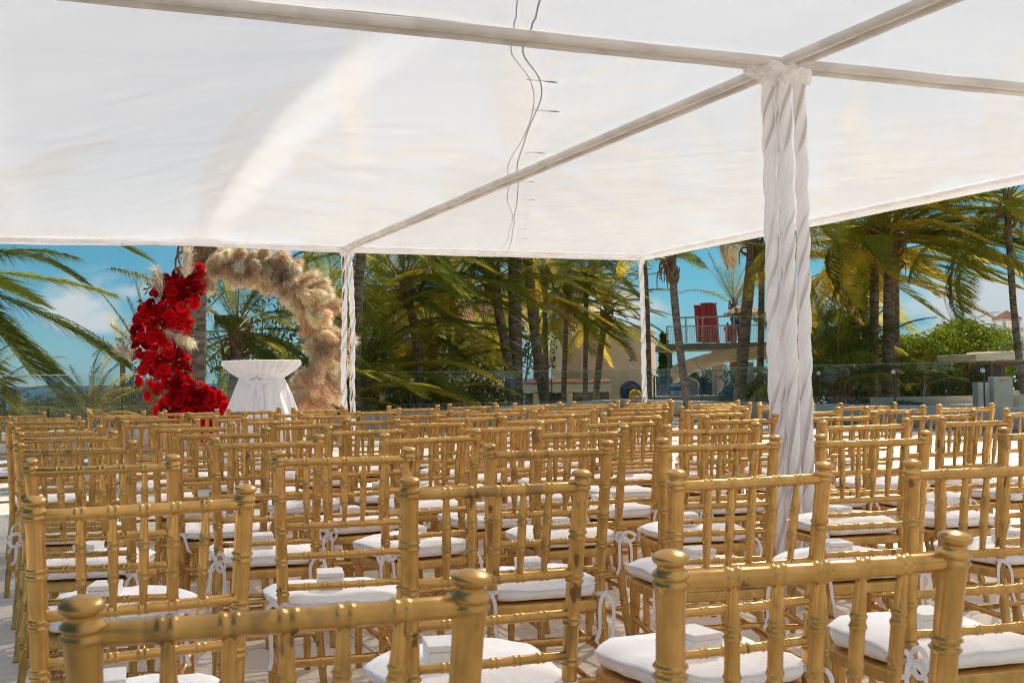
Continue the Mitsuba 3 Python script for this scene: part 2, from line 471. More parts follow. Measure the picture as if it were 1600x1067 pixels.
def ribbon(path, width, up=(0, 0, 1)):
    p = curve(path, 5 * (len(path) - 1) + 1)
    t = np.gradient(p, axis=0)
    t /= np.linalg.norm(t, axis=1, keepdims=True) + 1e-9
    s = np.cross(t, np.asarray(up, float))
    s = np.where(np.linalg.norm(s, axis=1, keepdims=True) < .2, [[.7, .7, 0]], s)
    b = np.cross(s, t)
    b /= np.linalg.norm(b, axis=1, keepdims=True) + 1e-9
    v = np.stack([p - b * width / 2, p + b * width / 2], 1).reshape(-1, 3)
    return v, grid_faces(len(p), 2)


def tie_mesh(side, seed):
    g = np.random.default_rng(seed)
    x, y = post_xy(side, .49)
    m = MB()
    z = .472 + g.uniform(-.012, .012)
    ang = np.linspace(0, 2 * np.pi, 13)
    ring = np.stack([x + .0185 * np.cos(ang), y + .0185 * np.sin(ang), z + 0 * ang], 1)
    m.add(*ribbon(ring, .013))
    o = np.array([x + side * .012, y - .017, z])
    if g.random() < .5:                                                   # bow: two loops
        for q in (-1, 1):
            a, b = g.uniform(.03, .055), g.uniform(.012, .03)
            m.add(*ribbon([o, o + [q * a * .6, -.008, b], o + [q * a, -.014, 0], o + [q * a * .6, -.016, -b], o + [0, -.004, -.003]], .0125, (.3, 0, 1)))
    tails = 2
    for k in range(tails):
        q = -1 if k else 1
        a, b = g.uniform(.015, .055), g.uniform(.07, .15)
        m.add(*ribbon([o, o + [q * a * .45, -.012, -b * .12], o + [q * a * .62, -.018, -b * .5], o + [q * a * g.uniform(.5, 1.2), -.02, -b]], .0115, (1, 0, .25)))
    return m.mesh()


def chair_parts(lod):
    """list of (part name, ply dict) of a chair; lod 0 near, 1 middle, 2 far"""
    seg = (22, 12, 8)[lod]
    fine = lod < 2
    out = []

    def P(name, vf, m='gold_paint', sm=True):
        out.append((name, mikit.ply(vf, m, sm)))

    RAILZ = (.884, .706, .621, .534)
    for s in (-1, 1):
        zs = np.r_[np.linspace(0, .44, 10), np.linspace(.5, .92, 8)]
        poly = np.array([(*post_xy(s, z), z) for z in zs])
        d = np.r_[0, np.cumsum(np.linalg.norm(np.diff(poly, axis=0), axis=1))]
        at_z = lambda z: float(np.interp(z, zs, d))
        rr = lambda q: np.interp(q, [0, .3, .45, d[-1]], [.0130, .0148, .0157, .0164])
        fin = FINIAL if lod == 0 else FINIAL[::2] + [FINIAL[-1]]
        P('rear_post', rod(poly, rr, [at_z(z) for z in (.10, .235, .36, .521, .606, .695, .785)] if fine else [at_z(z) for z in (.606, .785)], seg, .0038, fin, fine))
    ts = np.array([.185, .345, .5, .655, .815])
    for i, z in enumerate(RAILZ):
        xl, y = post_xy(1, z)
        x = xl - .008
        bow = -.006
        poly = np.array([(-x, y, z), (-x * .5, y + bow * .7, z), (0, y + bow, z), (x * .5, y + bow * .7, z), (x, y, z)])
        L = 2 * x
        P('top_rail' if i == 0 else 'back_rail', rod(poly, .0116 if i == 0 else .0102 if i == 1 else .0096, [L * t for t in ts] if lod < 2 or i == 0 else [], max(7, seg * 2 // 3), .0024, None, fine))
    for t in ts:
        xa, ya = post_xy(1, RAILZ[0])
        xb, yb = post_xy(1, RAILZ[1])
        a = np.array([(2 * t - 1) * (xb - .008) * .98, yb - .006, RAILZ[1]])
        b = np.array([(2 * t - 1) * (xa - .008), ya - .006, RAILZ[0]])
        L = np.linalg.norm(b - a)
        P('spindle', rod([a, a * .75 + b * .25, a * .5 + b * .5, a * .25 + b * .75, b], lambda q, L=L: .0054 + .0037 * np.sin(np.clip(q / L, 0, 1) * np.pi) ** .8, [L * .34, L * .66] if lod < 2 else [], max(6, seg // 2), .0022, None, fine))
    n = 48 if lod == 0 else 28
    sl = [(outline(.36, .412, .41, .075, n, .004), .412), (outline(.36, .412, .41, .075, n, 0), .416), (outline(.36, .412, .41, .075, n, 0), .436), (outline(.36, .412, .41, .075, n, .005), .442), (outline(.36, .412, .41, .075, n, .02), .4425)]
    v, f = signed(*stack(sl))
    v[:, 1] += SEAT_Y - .02
    P('seat', (v, f), 'gold_seat', 40)
    for s in (-1, 1):
        poly = np.array([(s * .172, .372, .0), (s * .170, .366, .2), (s * .166, .360, .413)])
        P('front_leg', rod(poly, lambda q: .0125 + .0045 * q / .413, [.09, .225, .345] if fine else [], seg - 2, .003, None, fine))
    if lod < 2:
        for s in (-1, 1):
            for z in (.16, .285):
                xb, yb = post_xy(s, z)
                P('stretcher', rod([(xb, yb, z), (s * .17, .366, z + .02)], .0095, [.11, .21, .31], max(6, seg // 2), .0022, None, fine))
        for z, yb in ((.245, .368),):
            P('stretcher', rod([(-.166, yb, z), (.166, yb, z)], .0095, [.09, .165, .24], max(6, seg // 2), .0022, None, fine))
        for z in (.21, .33):
            xb, yb = post_xy(1, z)
            P('stretcher', rod([(-xb, yb, z), (xb, yb, z)], .0095, [.10, .18, .26], max(6, seg // 2), .0022, None, fine))
    else:
        m = MB()
        for s in (-1, 1):
            xb, yb = post_xy(s, .25)
            m.add(*tube([(xb, yb, .25), (s * .17, .366, .26)], .0095, 6))
        m.add(*tube([(-.166, .368, .245), (.166, .368, .245)], .0095, 6))
        P('stretcher', m.mesh())
    if lod == 2:                              # too small to show their parts: frame, seat, cushion
        m = MB()
        res = []
        for name, ply in out:
            vv, ff = meshkit.WRITTEN[ply['filename']][:2]
            if name == 'seat':
                res.append((name, ply))
            else:
                m.add(vv, ff)
        out = [('frame', mikit.ply(m.mesh(), 'gold_paint', True))] + res
    return out


LODS = [chair_parts(k) for k in range(3)]
CUSH = [[mikit.ply(cushion_mesh(10 * l + s, l), 'cushion_cloth', True) for s in range((6, 5, 3)[l])] for l in range(3)]
TIES = {s: [mikit.ply(tie_mesh(s, 40 + k + (s > 0) * 9), 'ribbon_cloth', True) for k in range(7)] for s in (-1, 1)}
GIFT = []
for k in range(3):
    m = MB()
    m.add(*boxm(.074, .106, .033, (0, 0, .0165), .0012))
    m.add(*boxm(.0762, .1082, .0125, (0, 0, .0405), .0012))
    GIFT.append(mikit.ply(m.mesh(), 'card_white', 20))

# (x, y, turn in degrees) of every chair, row by row from the camera
CHAIRS = {
    1: [(0.229, 1.12, -3.4), (0.84, 1.111, -5.9)],
    2: [(0.206, 2.213, 3.0), (0.88, 2.201, -2.6), (1.404, 2.083, 0.2), (1.955, 2.003, -8.1)],
    3: [(0.206, 3.316, -14.6), (0.835, 3.247, -6.5), (1.437, 3.181, -7.0), (1.977, 3.114, -11.2), (2.489, 3.013, -10.5), (3.196, 2.993, -3.9)],
    4: [(0.177, 4.252, -15.7), (0.81, 4.212, -6.4), (1.403, 4.14, 3.6), (1.993, 4.109, -3.4), (2.498, 3.978, -12.0), (3.152, 3.865, -11.3), (3.691, 3.833, -0.3)],
    5: [(0.174, 5.208, -12.3), (0.781, 5.061, -11.0), (1.387, 4.936, 2.4), (1.927, 4.778, -4.0), (2.554, 4.824, -7.2), (3.122, 4.724, -4.3), (3.656, 4.672, -10.1), (4.099, 4.478, -9.6), (4.693, 4.453, -8.6)],
    6: [(0.164, 5.915, -9.9), (0.772, 5.869, -11.4), (1.329, 5.788, -2.0), (1.864, 5.513, -3.1), (2.42, 5.482, -3.7), (3.025, 5.577, -1.3), (3.55, 5.605, -5.0), (4.0, 5.371, -2.7), (4.508, 5.283, -6.8), (5.002, 5.266, -4.3)],
    7: [(0.122, 6.84, -5.2), (0.698, 6.523, -4.9), (1.316, 6.552, -0.0), (1.779, 6.062, -9.7), (2.277, 6.121, -0.5), (2.93, 6.262, -7.0), (3.399, 6.219, -5.3), (3.896, 6.246, -3.6), (4.43, 6.195, -7.9), (4.88, 5.975, -11.5)],
    8: [(0.15, 7.739, -7.0), (0.734, 7.465, -5.2), (1.243, 7.103, -5.0), (1.768, 7.21, -5.0), (2.218, 6.75, -3.2), (2.717, 6.818, -5.0), (3.215, 6.798, -6.2), (3.836, 7.008, -9.5), (4.34, 6.738, -4.3), (4.79, 6.725, -4.8)],
    9: [(0.115, 8.339, -12.3), (0.687, 8.234, -5.9), (1.19, 7.928, -7.9), (1.708, 7.74, -8.4), (2.212, 7.804, -7.1), (2.662, 7.348, -5.5), (3.225, 7.599, -5.0), (3.737, 7.596, -10.2), (4.223, 7.559, -3.7), (4.684, 7.43, -12.6)],
    10: [(-0.021, 9.283, 1.1), (0.629, 8.765, 7.4), (1.152, 8.83, -9.1), (1.593, 8.76, -4.6), (2.043, 8.651, -5.0), (2.68, 8.359, -6.9), (3.215, 8.528, -3.3), (3.665, 8.303, -3.2), (4.132, 8.249, -7.8), (4.657, 8.334, -3.7)],
}
ORD = ['nearest', 'second', 'third', 'fourth', 'fifth', 'sixth', 'seventh', 'eighth', 'ninth', 'tenth']
POS = ['first', 'second', 'third', 'fourth', 'fifth', 'sixth', 'seventh', 'eighth', 'ninth', 'tenth']
rc = np.random.default_rng(5)
for row, spots in CHAIRS.items():
    for col, (x, y, a) in enumerate(spots):
        lod = 0 if row <= 3 else 1 if row <= 6 else 2
        rname = 'nearest row' if row == 1 else f'{ORD[row - 1]} row from the camera' if row < 10 else 'farthest row'
        where = f'{POS[col]} from the left in the {rname}'
        key = thing('chair', f'gold chair, {where}', 'chair', 'gold chairs set out in rows')
        worn = (row * 7 + col * 5) % 3 == 1
        M = T().translate([x, y, .0]).rotate([0, 0, 1], a).rotate([0, 1, 0], rc.uniform(-.35, .35))
        for name, ply in LODS[lod]:
            put(key, name, {**ply, 'bsdf': {'type': 'ref', 'id': 'gold_worn'}} if worn and name != 'seat' else ply, tw=M)
        ck = put(key, 'cushion', CUSH[lod][(row * 3 + col) % len(CUSH[lod])], 'white tie-on seat cushion', tw=M)
        if lod < 2 or col % 2:
            for s in (-1, 1):
                if rc.random() < (.9 if lod == 0 else .7):
                    put(ck, 'tie', TIES[s][rc.integers(7)], tw=M)
        if rc.random() < (.96 if row < 7 else .6):
            g = thing('gift_box', f'white box on the chair {where}', 'box', 'white boxes lying on the cushions')
            bx, by = rc.uniform(-.06, .0), rc.uniform(.17, .22)
            scene[g] = {**GIFT[0], 'to_world': M @ T().translate([bx, by, .5055]).rotate([0, 0, 1], rc.uniform(-9, 9))}

# ---------------------------------------------------------------- canopy tents
HT = 2.56
PX, PY = 3.39, 4.70         # the four-leg post
FRONT, RE, LE = 12.93, 7.17, -.55


def roof_z(x, y, x0, x1, y0, y1, seed, ridge=False):
    tx, ty = np.clip((x - x0) / (x1 - x0), 0, 1), np.clip((y - y0) / (y1 - y0), 0, 1)
    mid = (16 * tx * (1 - tx) * ty * (1 - ty))
    z = HT + .062 + .03 * mid ** .5
    z = z + mid ** .5 * .05 * (meshkit.fbm(np.stack([x * .55 + seed, y * .35, x * 0], -1), 3, seed) - .5)
    z = z + mid ** .5 * .010 * (meshkit.fbm(np.stack([x * 1.1 + seed, y * 7.0, x * 0], -1), 3, seed + 2) - .5)
    z = z + np.clip(mid, 0, 1) ** .5 * (.016) * (meshkit.fbm(np.stack([(x + y) * 5.0, (x - y) * .8, x * 0], -1), 3, seed + 4) - .5)
    if ridge:
        q = np.clip((y - y0) / (y1 - y0), 0, 1)
        xr = np.interp(q, [0, .15, .4, .65, 1], [1.60, 1.575, 1.62, 1.72, 1.82])
        h = .25 * np.clip(np.sin(np.pi * np.clip(q * .96 + .02, 0, 1)), 0, 1) ** .6
        u = x - xr
        left = np.clip(1 + u / 1.68, 0, 1) ** 1.25
        right = .58 + .42 * (1 - np.clip(u / .30, 0, 1)) ** 2 * (1 + 2 * np.clip(u / .30, 0, 1))
        right = right * (1 - np.clip((u - .30) / 1.3, 0, 1))
        z = z + h * np.where(u < 0, left, right)
    return z


def roof_mesh(x0, x1, y0, y1, seed, hems, ridge=False, nx=90, ny=170):
    gx, gy = np.meshgrid(np.linspace(x0, x1, nx), np.linspace(y0, y1, ny), indexing='ij')
    z = roof_z(gx, gy, x0, x1, y0, y1, seed, ridge)
    m = MB().add(np.stack([gx, gy, z], -1).reshape(-1, 3), grid_faces(nx, ny))
    e = {'right': (gx[-1], gy[-1], z[-1], (1, 0)), 'left': (gx[0], gy[0], z[0], (-1, 0)), 'front': (gx[:, -1], gy[:, -1], z[:, -1], (0, 1)), 'back': (gx[:, 0], gy[:, 0], z[:, 0], (0, -1))}
    for name in ('right', 'left', 'front', 'back'):
        ex, ey, ez, (dx, dy) = e[name]
        dep = .085 if name in hems else .04
        w = .012 * (meshkit.noise(np.stack([ex * 3, ey * 3, ex * 0], -1), 3) - .5)
        rows = [np.stack([ex, ey, ez], -1), np.stack([ex + dx * (.012 + w), ey + dy * (.012 + w), ez - .012], -1), np.stack([ex + dx * (.014 + w), ey + dy * (.014 + w), ez - dep * .55 + w], -1), np.stack([ex + dx * (.010 + 2 * w), ey + dy * (.010 + 2 * w), ez - dep + w], -1)]
        m.add(np.vstack(rows), grid_faces(4, len(ex)))
    return m.mesh()


def wrapped_beam(a, b, w=.024, seed=0, n=120):
    p = polyline([a, b], n)
    s = np.linspace(0, np.linalg.norm(np.subtract(b, a)), n)
    g = meshkit.fbm(np.stack([s * 2.2, s * 0 + seed, s * 0], -1), 3, seed)
    v, f = tube(p, w, 12, True)
    k = np.arange(n * 12)
    ang = (k % 12) * 2 * np.pi / 12
    ss = s[k // 12]
    sq = 1 / np.maximum(np.abs(np.cos(ang)), np.abs(np.sin(ang))) * .86      # squarish section
    twist = 1 + .10 * (meshkit.fbm(np.stack([ss * 6, np.cos(ang) * 1.5, np.sin(ang) * 1.5], -1), 3, seed + 1) - .5) * 2
    c = np.repeat(p, 12, 0)
    v[:n * 12] = c + (v[:n * 12] - c) * (sq * twist)[:, None]
    v[:n * 12, 2] += -.006 * (g[k // 12] - .5)
    return v, f


def drape_leg(x, y, seed, bend=0.0, r0=.037, top=HT - .02):
    g = np.random.default_rng(seed)
    n, seg = 330, 48
    z = np.linspace(.0, top, n)
    cx = x + bend * (np.sin(z * 2.2 + seed) * .5 + np.sin(z * 4.1) * .3)
    cy = y + bend * np.cos(z * 1.7 + seed) * .4
    ang = np.linspace(0, 2 * np.pi, seg)
    A, Z = np.meshgrid(ang, z)
    tw = A + Z * (-10.0 if seed % 3 == 0 else -11.0)
    # helical folds of the wound cloth, sharp on one side
    fr = ((tw * 3 + 1.6 * meshkit.noise(np.stack([Z * 3, A * 0 + seed, A * 0], -1), seed)) / (2 * np.pi)) % 1.0
    fold = np.where(fr < .86, (fr / .86) ** 1.5, 1 - (fr - .86) / .14) * .30 - .12
    fr2 = (tw * 8 / (2 * np.pi)) % 1.0
    fine = np.abs(fr2 - .5) * .20 * meshkit.noise(np.stack([Z * 5, np.cos(A), np.sin(A)], -1), seed + 7)
    bul = .12 * (meshkit.fbm(np.stack([Z * 3.0, np.cos(A) * .8, np.sin(A) * .8 + seed], -1), 3, seed) - .5)
    flare = .15 * np.clip((.25 - Z) / .25, 0, 1)
    Rr = r0 * (1 + fold + fine + bul + flare)
    v = np.stack([cx[:, None] + Rr * np.cos(A), cy[:, None] + Rr * np.sin(A), Z], -1).reshape(-1, 3)
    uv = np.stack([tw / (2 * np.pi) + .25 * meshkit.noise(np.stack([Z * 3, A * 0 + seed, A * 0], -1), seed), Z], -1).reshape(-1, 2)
    return (v, grid_faces(n, seg)), uv


def knot_mesh(c, size, seed):
    m = trimesh.creation.icosphere(4, 1.0)
    v = np.array(m.vertices)
    r = 1 + .75 * (meshkit.fbm(v * 1.6 + seed, 4, seed) - .5) + .35 * (np.abs(meshkit.noise(v * 4.0 + seed, seed + 3) - .5))
    return v * r[:, None] * np.asarray(size) + np.asarray(c), np.array(m.faces)


P1 = np.array([PX, PY])
TENTS = [  # x0, x1, y0, y1, label, hems, ridge, legs
    (LE, PX - .012, PY + .012, FRONT, 'white sheer canopy tent on the left, its roof creased by a bright fold', ('left', 'front'), True, [tuple(P1 - R0[:2] * .075), (PX - .04, FRONT - .03), (LE + .04, FRONT - .03)]),
    (PX + .012, RE, PY + .012, FRONT, 'white sheer canopy tent on the right with string lights over its far end', ('right', 'front'), False, [tuple(P1 + F0[:2] * .06), (PX + .04, FRONT - .03), (RE - .04, FRONT - .03)]),
    (LE, PX - .012, -13.0, PY - .02, 'white canopy tent overhead at the top left, nearer than the crossbeam', ('left',), False, [tuple(P1 - F0[:2] * .035)]),  # rear lengthened unseen behind the camera to shut out open sky
    (PX + .012, RE, -13.0, PY - .02, 'white canopy tent overhead in the upper right corner, nearest the camera', ('right',), False, [tuple(P1 + R0[:2] * .075)]),  # same added unseen length, keeps sky reflections off the chairs
]
for k, (x0, x1, y0, y1, lab, hems, ridge, legs) in enumerate(TENTS):
    t = thing('canopy_tent', lab, 'tent', 'canopy tents joined over the chairs')
    put(t, 'roof', mikit.ply(roof_mesh(x0, x1, y0, y1, 3 + 5 * k, hems, ridge), 'roof_cloth', 35), 'sheer white roof cloth glowing in the sun')
    i_ = .028
    for a, b in (((x0 + i_, y0 + i_), (x1 - i_, y0 + i_)), ((x0 + i_, y1 - i_), (x1 - i_, y1 - i_)), ((x0 + i_, y0 + i_ * 2), (x0 + i_, y1 - i_ * 2)), ((x1 - i_, y0 + i_ * 2), (x1 - i_, y1 - i_ * 2))):
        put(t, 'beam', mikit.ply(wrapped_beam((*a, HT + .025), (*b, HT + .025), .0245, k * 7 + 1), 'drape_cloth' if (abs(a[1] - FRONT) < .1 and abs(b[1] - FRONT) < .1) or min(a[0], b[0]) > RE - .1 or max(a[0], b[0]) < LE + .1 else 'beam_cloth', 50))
    for q, (lx, ly) in enumerate(legs):
        lg = put(t, 'leg', mikit.ply(tube([(lx, ly, .01), (lx, ly, HT)], .019, 10), 'brown_wood', True), 'slim pole wound in white cloth')
        dm_, duv = drape_leg(lx, ly, 3 * k + q + 1, .022 if q else .006, .0285 if q == 0 else .028)
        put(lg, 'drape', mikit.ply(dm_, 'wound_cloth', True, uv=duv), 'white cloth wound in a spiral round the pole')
        kb = MB()
        kb.add(*knot_mesh((lx + (.0 if q else .01), ly, HT - .03), (.052, .05, .05) if q == 0 else (.036, .036, .045), k * 3 + q))
        if q == 0:
            kb.add(*knot_mesh((lx - .05, ly, HT + .0), (.075, .05, .036), k * 3 + q + 31))
        put(t, 'knot', mikit.ply(kb.mesh(), 'drape_cloth', 50), 'bunched white cloth tied where the beams meet')

# string lights lying on the roofs
SL = thing('string_light', 'string of small lights lying across the canopy roofs, seen through the cloth', 'string lights')


def roof_at(x, y):
    for k, (x0, x1, y0, y1, *_r) in enumerate(TENTS):
        if x0 - .1 <= x <= x1 + .1 and y0 - .1 <= y <= y1 + .1:
            return float(roof_z(np.array([x]), np.array([y]), x0, x1, y0, y1, 3 + 5 * k, _r[2])[0])
    return HT + .07


path = [(1.55, 1.0), (1.78, 2.9), (1.98, 4.40), (2.13, 4.82), (2.29, 5.27), (2.47, 5.54), (2.86, 6.45), (3.29, 7.72), (3.73, 8.76), (4.28, 10.13), (4.81, 11.46), (5.38, 12.95)]
pw = np.array([(x, y, roof_at(x, y) + .014 + .006 * math.sin(y * 5)) for x, y in curve(np.c_[np.array(path), np.zeros(len(path))], 160)[:, :2]])
put(SL, 'wire', mikit.ply(tube(pw, .004, 6), 'wire_grey', True))
sway = np.linspace(0, 1, len(pw))
pw2 = pw + np.outer(.03 * np.sin(sway * 17) + .012 * np.sin(sway * 41 + 1) - .05, [1.0, -.3, 0])  # offset strand modelled as a cord to stand for the wire's shadow
put(SL, 'wire', mikit.ply(tube(pw2, .0025, 5), 'wire_grey', True), 'thin cord laid beside the wire in place of its shadow')
for bx, by in ((1.8, 3.2), (2.23, 5.05), (2.52, 5.72), (2.80, 6.3), (3.18, 7.35), (3.60, 8.5), (4.0, 9.4), (4.35, 10.3), (4.75, 11.3), (5.1, 12.1)):
    bz = roof_at(bx, by) + .02
    d = np.array([.96, -.28, 0])
    m = MB().add(*tube([np.array([bx, by, bz]) - d * .02, np.array([bx, by, bz]) + d * .075], .0055, 6))
    pb = np.array([bx, by, bz - .008])
    prof = [(.0, .0), (.008, .012), (.012, .03), (.014, .05), (.012, .065), (.006, .077), (0, .08)]
    m.add(*tube([pb + d * (.07 + z) for r, z in prof], [max(r, .001) for r, z in prof], 10))
    put(SL, 'bulb', mikit.ply(m.mesh(), 'bulb_glass', 40))

# ---------------------------------------------------------------- floral arch and table
AC = at(378, 541, 14.6)
AR = 128 / FPX * 14.6
AX, AZ = R0, ZUP           # the arch stands facing the camera's side of the terrace
AN = F0


def apt(deg, r=1.0, depth=0.0):
    return AC + AR * r * (math.cos(rad(deg)) * AX + math.sin(rad(deg)) * AZ) + AN * depth


PLAT_Z = .18
pc = at(395, 640, 14.0)
pm = boxm(3.4, 2.0, PLAT_Z - .004, (0, 0, PLAT_Z / 2 + .002), .01)
pk = thing('platform', 'low white platform under the flower arch and the draped table', 'platform')
put(pk, 'base', mikit.ply(pm, 'white_render'), tw=T().translate([float(pc[0]), float(pc[1]), 0]).rotate([0, 0, 1], -math.degrees(YAW)))
arch = thing('flower_arch', 'round arch of beige pampas grass with a crescent of red roses', 'flower arch')
cir = np.array([apt(d) for d in np.linspace(0, 360, 97)])
put(arch, 'ring', mikit.ply(tube(cir, .018, 8, False), 'gold_seat', True))
for s in (-1, 1):
    ft = AC + AX * s * .42 + ZUP * 0
    ft[2] = PLAT_Z
    put(arch, 'stand_leg', mikit.ply(tube([apt(-90 + s * 24), ft + AN * .02], .02, 8), 'gold_seat', True))
fv, ff = boxm(1.1, .35, .04, (0, 0, .02), .006)
put(arch, 'foot', mikit.ply((fv, ff), 'gold_seat'), tw=T().translate([float(AC[0]), float(AC[1]), PLAT_Z + .002]).rotate([0, 0, 1], -math.degrees(YAW)))


def rose_mesh(r, seed):
    """rose of overlapping cupped petals, opening towards +z"""
    g = np.random.default_rng(seed)
    m = MB()
    bud = trimesh.creation.icosphere(1, r * .30)
    m.add(np.array(bud.vertices) * [1, 1, 1.1] + [0, 0, r * .12], bud.faces)
    for ring, (cnt, rr, open_, hh) in enumerate(((4, .22, .05, .62), (5, .45, .18, .60), (6, .72, .42, .52), (7, .98, .78, .40))):
        for k in range(cnt):
            a0 = 2 * np.pi * (k + .5 * (ring % 2)) / cnt + g.uniform(-.15, .15)
            w = 2 * np.pi / cnt * .82
            u, t = np.meshgrid(np.linspace(-1, 1, 5), np.linspace(0, 1, 4), indexing='ij')
            ang = a0 + u * w * (.55 + .45 * t)
            rad_ = r * rr * (.45 + .55 * t ** .7) + r * open_ * t ** 3 * .28
            edge = (1 - .28 * np.abs(u) ** 2.2 * t)
            z = r * (-.35 + (hh + .40) * t * edge - open_ * .22 * t ** 3)
            v = np.stack([rad_ * np.cos(ang), rad_ * np.sin(ang), z], -1).reshape(-1, 3)
            m.add(v, grid_faces(5, 4))
    return m.mesh()


def basis_to(n, spin=0.0):
    n = np.asarray(n, float) / np.linalg.norm(n)
    a = np.cross(n, [0.3, .1, .95])
    a /= np.linalg.norm(a)
    b = np.cross(n, a)
    c, s = math.cos(spin), math.sin(spin)
    return np.stack([a * c + b * s, -a * s + b * c, n], 1)


ROSES = [[rose_mesh(1.0, 60 + k) for k in range(4)]]
rose_ply = [[mikit.ply(rose_mesh(1.0, 60 + k), mt, True) for k in range(3)] for mt in ('rose_a', 'rose_b', 'rose_c')]
gr = np.random.default_rng(21)
placed = []


def place_rose(p, size, n, mt=None):
    for q, sz in placed:
        if np.linalg.norm(q - p) < (sz + size) * .56:
            return False
    placed.append((p, size))
    M = np.eye(4)
    M[:3, :3] = basis_to(n, gr.uniform(0, 6)) * size
    M[:3, 3] = p
    mi_ = gr.choice(3, p=[.5, .3, .2]) if mt is None else mt
    put(arch, 'rose', rose_ply[mi_][gr.integers(3)], tw=T(M.tolist()))
    return True


tries = 0
while len(placed) < 205 and tries < 16000:
    tries += 1
    d = gr.uniform(118, 262)
    w = np.interp(d, [112, 135, 165, 200, 235, 262], [.08, .24, .32, .32, .25, .14])
    a = gr.uniform(0, 2 * np.pi)
    q = gr.uniform(.02, 1) ** .5
    off, dep = w * q * math.cos(a), w * .75 * q * math.sin(a)
    if dep > .12:
        continue
    p = apt(d, 1 + off / AR + gr.normal() * .01, dep)
    n = -AN * 1.1 + (math.cos(rad(d)) * AX + math.sin(rad(d)) * AZ) * off * 3.0 + ZUP * .35 + gr.normal(size=3) * .25
    place_rose(p, gr.uniform(.055, .082), n)
for k in range(220):      # tail of roses low along the base towards the table
    x = gr.uniform(268, 352)
    y = np.interp(x, [268, 352], [618, 640]) + gr.normal() * 9
    place_rose(at(x, y, 14.45 + gr.uniform(-.18, .12)), gr.uniform(.055, .078), -AN + ZUP * .5 + gr.normal(size=3) * .3)
# leaves among the roses
lv = MB()
for k in range(420):
    d = gr.uniform(105, 280)
    w = np.interp(d, [105, 135, 165, 200, 235, 280], [.22, .33, .36, .33, .26, .2])
    a = gr.uniform(0, 2 * np.pi)
    p = apt(d, 1 + w * math.cos(a) / AR, w * .6 * math.sin(a))
    n = gr.normal(size=3) + math.cos(a) * (math.cos(rad(d)) * AX + math.sin(rad(d)) * AZ) * 1.6
    B = basis_to(n)
    L, W_ = gr.uniform(.05, .11), gr.uniform(.018, .035)
    q = np.array([[0, 0, 0], [W_, 0, L * .45], [0, .012, L], [-W_, 0, L * .45]])
    lv.add(q @ B.T + p, np.array([[0, 1, 2], [0, 2, 3]]))
put(arch, 'greenery', mikit.ply(lv.mesh(), 'eucalypt', False), 'small green leaves between the roses', 'stuff')
for k, d in enumerate((118, 126, 151, 158, 146)):      # twigs sticking out
    o = apt(d, 1.05)
    dirn = (math.cos(rad(d)) * AX + math.sin(rad(d)) * AZ) + ZUP * .3 + gr.normal(size=3) * .15
    m = MB().add(*tube(curve([o, o + dirn * .16, o + dirn * .3 + ZUP * .03], 8), np.linspace(.004, .0015, 8), 5))
    for j in range(16):
        t = gr.uniform(.3, 1)
        B = basis_to(gr.normal(size=3) + dirn * .8)
        L = gr.uniform(.03, .06)
        m.add(np.array([[0, 0, 0], [L * .3, 0, L * .5], [0, 0, L], [-L * .3, 0, L * .5]]) @ B.T + o + dirn * .3 * t, np.array([[0, 1, 2], [0, 2, 3]]))
    put(arch, 'twig', mikit.ply(m.mesh(), 'eucalypt', False))


def plume_mesh(base, dirn, L, R, seed, n=520, wind=None):
    """feathery pampas plume: a bent stem with many fine hanging hairs"""
    g = np.random.default_rng(seed)
    dirn = np.asarray(dirn, float) / np.linalg.norm(dirn)
    wind = np.zeros(3) if wind is None else wind
    ts = np.linspace(0, 1, 12)
    spine = base + np.outer(ts, dirn) * L + np.outer(ts ** 2, wind * .35 - ZUP * .10) * L
    t = g.uniform(.0, 1, n)
    p = np.stack([np.interp(t, ts, spine[:, k]) for k in range(3)], 1)
    tan = np.gradient(spine, axis=0)
    tan /= np.linalg.norm(tan, axis=1, keepdims=True)
    tn = np.stack([np.interp(t, ts, tan[:, k]) for k in range(3)], 1)
    rnd = g.normal(size=(n, 3))
    side = rnd - (rnd * tn).sum(1, keepdims=True) * tn
    side /= np.linalg.norm(side, axis=1, keepdims=True)
    prof = np.sin(np.clip(t * .93 + .07, 0, 1) * np.pi) ** .6
    ln = L * g.uniform(.18, .48, n)
    d1 = tn * .75 + side * g.uniform(.3, 1.3, (n, 1)) + wind * .4
    d1 /= np.linalg.norm(d1, axis=1, keepdims=True)
    d2 = d1 + tn * .3 + wind * .5 - ZUP * .35 + g.normal(size=(n, 3)) * .25
    d2 /= np.linalg.norm(d2, axis=1, keepdims=True)
    a = p + side * (R * prof * g.uniform(0, .5, n))[:, None]
    b = a + d1 * (ln * .55)[:, None]
    c = b + d2 * (ln * .5)[:, None]
    wv = np.cross(d1, rnd)
    wv /= np.linalg.norm(wv, axis=1, keepdims=True)
    w = g.uniform(.0018, .0042, (n, 1))
    v = np.stack([a - wv * w * .6, a + wv * w * .6, b + wv * w, b - wv * w, c], 1).reshape(-1, 3)
    k = np.arange(n) * 5
    f = np.vstack([np.stack([k, k + 1, k + 2], 1), np.stack([k, k + 2, k + 3], 1), np.stack([k + 3, k + 2, k + 4], 1)])
    return v, f


